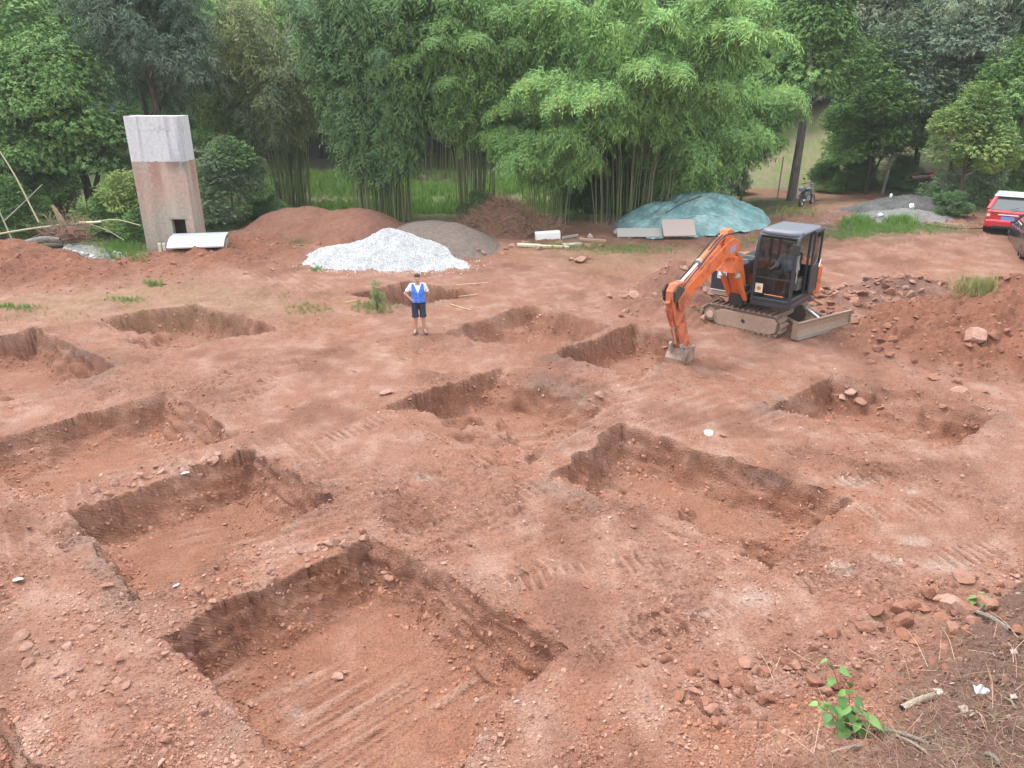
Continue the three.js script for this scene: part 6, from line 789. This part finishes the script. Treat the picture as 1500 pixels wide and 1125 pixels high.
function makeBike(label, paint, pos, turn, lean) {
  const t = thing('motorbike', label, 'motorbike', pos, turn), P = phys(...paint, 0.35, { clearcoat: 0.8 }), dark = std(0.03, 0.03, 0.032, 0.6); t.rotation.z = lean;
  wheel(t, 0, 0.27, 0.62, 0.27, 0.1); wheel(t, 0, 0.27, -0.62, 0.27, 0.09);
  mesh('frame', merged([tube([V(0, 0.32, 0.55), V(0, 0.38, 0.1), V(0, 0.34, -0.25), V(0, 0.7, -0.5)], 0.035, 0.03, 6, 16), rod(V(-0.06, 0.27, 0.62), V(-0.08, 0.68, 0.45), 0.02), rod(V(0.06, 0.27, 0.62), V(0.08, 0.68, 0.45), 0.02)]), dark, t); mesh('engine', box(0.24, 0.26, 0.34, 0, 0.36, 0.0, 0.05), std(0.3, 0.3, 0.31, 0.5, { metalness: 0.5 }), t);
  mesh('front_fork', merged([rod(V(-0.07, 0.27, -0.62), V(-0.06, 0.95, -0.42), 0.022), rod(V(0.07, 0.27, -0.62), V(0.06, 0.95, -0.42), 0.022)]), std(0.6, 0.6, 0.6, 0.3, { metalness: 0.8 }), t); mesh('tank', (() => { const g = new THREE.SphereGeometry(1, 16, 10); g.scale(0.15, 0.14, 0.26); g.translate(0, 0.78, -0.18); return g; })(), P, t);
  mesh('side_panel', box(0.26, 0.24, 0.42, 0, 0.62, 0.22, 0.07), P, t); mesh('seat', box(0.27, 0.1, 0.72, 0, 0.8, 0.3, 0.045, -0.06), dark, t); mesh('tail_box', box(0.26, 0.2, 0.26, 0, 0.86, 0.66, 0.05), P, t); mesh('rear_fender', box(0.14, 0.05, 0.4, 0, 0.62, 0.72, 0.02, 0.35), dark, t);
  mesh('handlebar', tube([V(-0.34, 1.02, -0.28), V(-0.15, 1.06, -0.4), V(0.15, 1.06, -0.4), V(0.34, 1.02, -0.28)], 0.016, 0.016, 6, 12), dark, t); mesh('head_lamp', box(0.2, 0.2, 0.14, 0, 0.94, -0.5, 0.06), P, t); for (const s of [-1, 1]) { mesh('mirror', merged([rod(V(s * 0.26, 1.04, -0.32), V(s * 0.34, 1.24, -0.34), 0.008), box(0.11, 0.07, 0.02, s * 0.36, 1.26, -0.34, 0.008)]), dark, t); mesh('grip', rod(V(s * 0.3, 1.025, -0.29), V(s * 0.4, 1.01, -0.22), 0.02), RUBBER, t); }
  mesh('exhaust', rod(V(0.14, 0.3, 0.0), V(0.16, 0.36, 0.7), 0.04, 0.05), CHROME, t); mesh('side_stand', rod(V(-0.1, 0.3, 0.1), V(-0.28, 0.02, 0.16), 0.014), dark, t); return t;
}
makeBike('grey motorbike parked on the track beside the slim trunk', [0.13, 0.15, 0.17], groundAt(1181, 302), -0.75, 0.06);
makeBike('red motorbike parked behind the dark gravel heap', [0.55, 0.03, 0.05], groundAt(1340, 275), 1.2, 0.05);
// ---------------------------------------------------------------- the bank in front: roots, sticks, litter and a young plant
{
  const h = new THREE.Group(); h.name = 'root_litter'; h.userData = { kind: 'stuff', label: 'dry roots and straw matted over the dark soil of the bank' }; scene.add(h);
  fibres(h, 3000, (q) => { const px = 1080 + 480 * q(), py = 930 + 230 * q(), p = at(px, py), d = (px - 1120) / 380 + (py - 1010) / 160; if (q() > clamp(0.12 + 0.6 * d)) return null; return V(p.x, siteHeight(p.x, p.z) + 0.01, p.z); }, [0.2, 0.11, 0.08], [0.4, 0.27, 0.2], 900, 0.26);
  const r = rng(902), stalk = (px, py, len, ang, lift, label, mat, rr = 0.0035) => { const p = at(px, py), y = siteHeight(p.x, p.z), a = ang, L = len, P = [V(p.x, y + 0.015, p.z), V(p.x + Math.cos(a) * L * 0.5, y + lift + 0.02, p.z - Math.sin(a) * L * 0.5), V(p.x + Math.cos(a) * L, y + lift * 0.6 + 0.25 * L * (a < 0 ? 1 : 0.1), p.z - Math.sin(a) * L)]; const e = P[2]; e.y = Math.max(siteHeight(e.x, e.z) + 0.01, e.y); P[1].y = Math.max(siteHeight(P[1].x, P[1].z) + 0.012, P[1].y); single('straw_stalk', tube(P, rr, rr * 0.5, 5, 9), mat, label, 'stalk', 'dry stalks on the bank'); };
  for (let k = 0; k < 80; k++) stalk(1110 + 390 * r(), 940 + 185 * r(), 0.15 + 0.4 * r(), (r() - 0.5) * 5, 0.02 + 0.06 * r(), 'thin dry reddish stalk lying on the earth bank', [std(0.42, 0.25, 0.18, 0.9), std(0.34, 0.2, 0.14, 0.9), std(0.5, 0.36, 0.25, 0.9)][k % 3]);
  const stick = (label, a, b, rr, mat) => { const A = at(...a), B = at(...b); A.y = siteHeight(A.x, A.z) + rr * 1.2; B.y = siteHeight(B.x, B.z) + rr * 1.6; const M = A.clone().lerp(B, 0.5).add(V(0, 0.03, 0.01)); M.y = Math.max(M.y, siteHeight(M.x, M.z) + rr); single('stick', tube([A, M, B], rr, rr * 0.8, 7, 10), mat, label, 'stick'); };
  const PALE = bark(0.6, 0.5, 0.38), GREYW = bark(0.42, 0.36, 0.3);
  stick('short pale split stick lying above the long stick', [1318, 1050], [1366, 1026], 0.035, PALE); stick('long grey stick running from the green plant', [1285, 1076], [1360, 1100], 0.022, GREYW); stick('thin pale stick under the long grey stick', [1310, 1086], [1362, 1118], 0.014, PALE); stick('thin stick crossing towards the dark soil', [1330, 1092], [1370, 1080], 0.01, PALE); stick('pale broken stick at the foot of the plant', [1216, 1114], [1262, 1106], 0.016, PALE); stick('small pale wood chip on the dark soil', [1470, 1030], [1484, 1050], 0.012, PALE); stick('grey twig on top of the bank', [1428, 905], [1452, 874], 0.012, GREYW); stick('thick brown stem lying at the bank top', [1430, 902], [1478, 930], 0.028, GREYW); stick('short dark stake poking from the bank corner', [1442, 1116], [1462, 1128], 0.02, GREYW);
  const litter = (label, px, py, w, col, seed) => { const p = at(px, py), g = new THREE.PlaneGeometry(w, w * 0.7, 8, 6), P = g.attributes.position; for (let i = 0; i < P.count; i++) { const x = P.getX(i), y = P.getY(i), f = 1 + 0.5 * n2(x * 18 + seed, y * 18); P.setXYZ(i, x * f, y * f, 0.25 * w * n2(x / w * 3 + seed, y / w * 3) + 0.12 * w * n2(x / w * 8, y / w * 8 + seed)); } g.rotateX(-1.2); g.computeVertexNormals(); const m = single('litter_scrap', g, std(...col, 0.6), label, 'litter'); m.position.set(p.x, siteHeight(p.x, p.z) + 0.05, p.z); };
  litter('crumpled pale grey plastic scrap on the dark soil', 1434, 1020, 0.12, [0.42, 0.43, 0.46], 1); litter('small brown paper scrap on the dark soil', 1408, 1052, 0.08, [0.3, 0.23, 0.18], 4); litter('pale plastic scrap above the split stick', 1374, 1018, 0.08, [0.45, 0.4, 0.36], 7); litter('torn white scrap right of the grey plastic', 1480, 1034, 0.06, [0.36, 0.31, 0.27], 9); litter('faded scrap at the bank top corner', 1482, 965, 0.06, [0.36, 0.32, 0.28], 11);
  // chips of wood and straw, too many to count
  const m = [], c = [], q2 = rng(905); for (let k = 0; k < 420; k++) { const px = 1240 + 300 * q2(), py = 960 + 180 * q2(); if ((px - 1240) / 260 + (py - 960) / 160 < 0.55 + 0.5 * q2()) continue; const p = at(px, py), s = 0.007 + 0.016 * q2(); m.push(new THREE.Matrix4().compose(V(p.x, siteHeight(p.x, p.z) + 0.008, p.z), new THREE.Quaternion().setFromEuler(new THREE.Euler((q2() - 0.5) * 0.9, q2() * 6.28, (q2() - 0.5) * 0.9)), V(s * 2.2, s * 0.25, s * 0.6))); const v = 0.12 + 0.3 * q2() * q2(); c.push([v, v * 0.76, v * 0.58]); } instances('wood_chips', PEBBLES[0], fibreMat, m, c, h);
}
// heart shaped leaves on stems
const heartLeaf = (() => { const s = new THREE.Shape(); s.moveTo(0, 0); s.bezierCurveTo(0.1, -0.18, 0.5, -0.12, 0.46, 0.3); s.bezierCurveTo(0.42, 0.62, 0.12, 0.8, 0, 1.08); s.bezierCurveTo(-0.12, 0.8, -0.42, 0.62, -0.46, 0.3); s.bezierCurveTo(-0.5, -0.12, -0.1, -0.18, 0, 0); const g = new THREE.ShapeGeometry(s, 5), P = g.attributes.position; for (let i = 0; i < P.count; i++) { const x = P.getX(i), y = P.getY(i); P.setZ(i, 0.28 * Math.abs(x) - 0.22 * y * y + 0.03 * Math.sin(y * 14) * Math.abs(x)); } g.rotateX(Math.PI / 2); g.scale(1, -1, 1); g.computeVertexNormals(); return g; })();
const leafTones = [[0.11, 0.24, 0.05], [0.14, 0.3, 0.06], [0.09, 0.2, 0.05], [0.2, 0.36, 0.08]].map((c) => new THREE.MeshPhysicalMaterial({ color: new THREE.Color().setRGB(...c), roughness: 0.55, transmission: 0.3, thickness: 0, side: THREE.DoubleSide }));
function leafyPlant(name, label, px, py, stems, leaf, n, seed, stemMat) {
  const p = at(px, py), y = siteHeight(p.x, p.z), t = thing(name, label, 'plant', [p.x, y, p.z]), r = rng(seed);
  for (const [dx, dy, dz] of stems) { const P = [V(0, -0.03, 0), V(dx * 0.4, dy * 0.55, dz * 0.4), V(dx, dy, dz)], cv = new THREE.CatmullRomCurve3(P); mesh('stem', tube(P, 0.008, 0.003, 5, 8), stemMat, t);
    for (let k = 0; k < n; k++) { const s = 0.3 + 0.7 * (k + r() * 0.5) / n, c = cv.getPoint(Math.min(1, s)), a = k * 2.4 + r(), l = leaf * (0.65 + 0.6 * r()) * (s > 0.9 ? 0.75 : 1), e = c.clone().add(V(Math.cos(a) * l * 0.5, 0.25 * l, Math.sin(a) * l * 0.5)); mesh('leaf_stalk', tube([c, e], 0.0025, 0.002, 4, 3), stemMat, t); const m = mesh('leaf', heartLeaf, leafTones[s > 0.88 ? 3 : Math.floor(r() * 3)], t); m.position.copy(e); m.rotation.set(0.25 + 0.5 * r(), Math.PI / 2 - a + (r() - 0.5) * 0.5, (r() - 0.5) * 0.5, 'YXZ'); m.scale.setScalar(l); } }
}
leafyPlant('leafy_seedling', 'bright green seedling with heart shaped leaves on the earth bank', 1238, 1082, [[-0.22, 0.78, -0.1], [-0.32, 0.42, 0.05], [0.06, 0.32, 0.1], [0.26, 0.2, 0.06], [-0.06, 0.52, 0.02], [0.14, 0.26, -0.05]], 0.11, 10, 921, std(0.3, 0.12, 0.1, 0.7));
leafyPlant('leafy_seedling', 'small dark green sprig beside the pale mossy stone', 1432, 884, [[0.04, 0.14, 0], [-0.08, 0.08, 0.05]], 0.11, 4, 922, std(0.3, 0.2, 0.12, 0.7));
{ // the weed standing at the back pit and the twigs lying near it
  const p = groundAt(553, 456), t = thing('weed', 'tall grey green weed growing at the edge of the back pit', 'weed', p), r = rng(931), C = crownClumps('broad', 110, 0, 1); const m = [], c = [];
  for (let k = 0; k < 9; k++) { const a = r() * 6.28, l = 0.25 * r(), h = 0.5 + 0.6 * r(), tip = V(Math.cos(a) * l, h, Math.sin(a) * l); mesh('stem', tube([V(0, -0.05, 0), V(tip.x * 0.4, h * 0.5, tip.z * 0.4), tip], 0.01, 0.004, 4, 6), leafTones[2], t); for (let i = 0; i < 2; i++) { m.push(new THREE.Matrix4().compose(tip.clone().multiplyScalar(0.55 + 0.4 * i), new THREE.Quaternion().setFromAxisAngle(V(0, 1, 0), r() * 6), V(0.1, 0.13, 0.1))); c.push([0.24, 0.3, 0.14]); } } instances('leaves', C[0], leafMat, m, c, t);
  for (const [a, b, label] of [[[660, 448], [690, 456], 'pale bamboo strip right of the person'], [[672, 440], [700, 434], 'pale bamboo strip beyond the back pit'], [[668, 420], [715, 416], 'thin pale strip behind the back pit'], [[505, 446], [528, 441], 'pale strip left of the weed']]) { const A = at(...a), B = at(...b); A.y = siteHeight(A.x, A.z) + 0.03; B.y = siteHeight(B.x, B.z) + 0.03; single('bamboo_strip', tube([A, A.clone().lerp(B, 0.5), B], 0.013, 0.01, 5, 6), STRAWCANE, label, 'strip'); }
}
renderer.render(scene, camera);
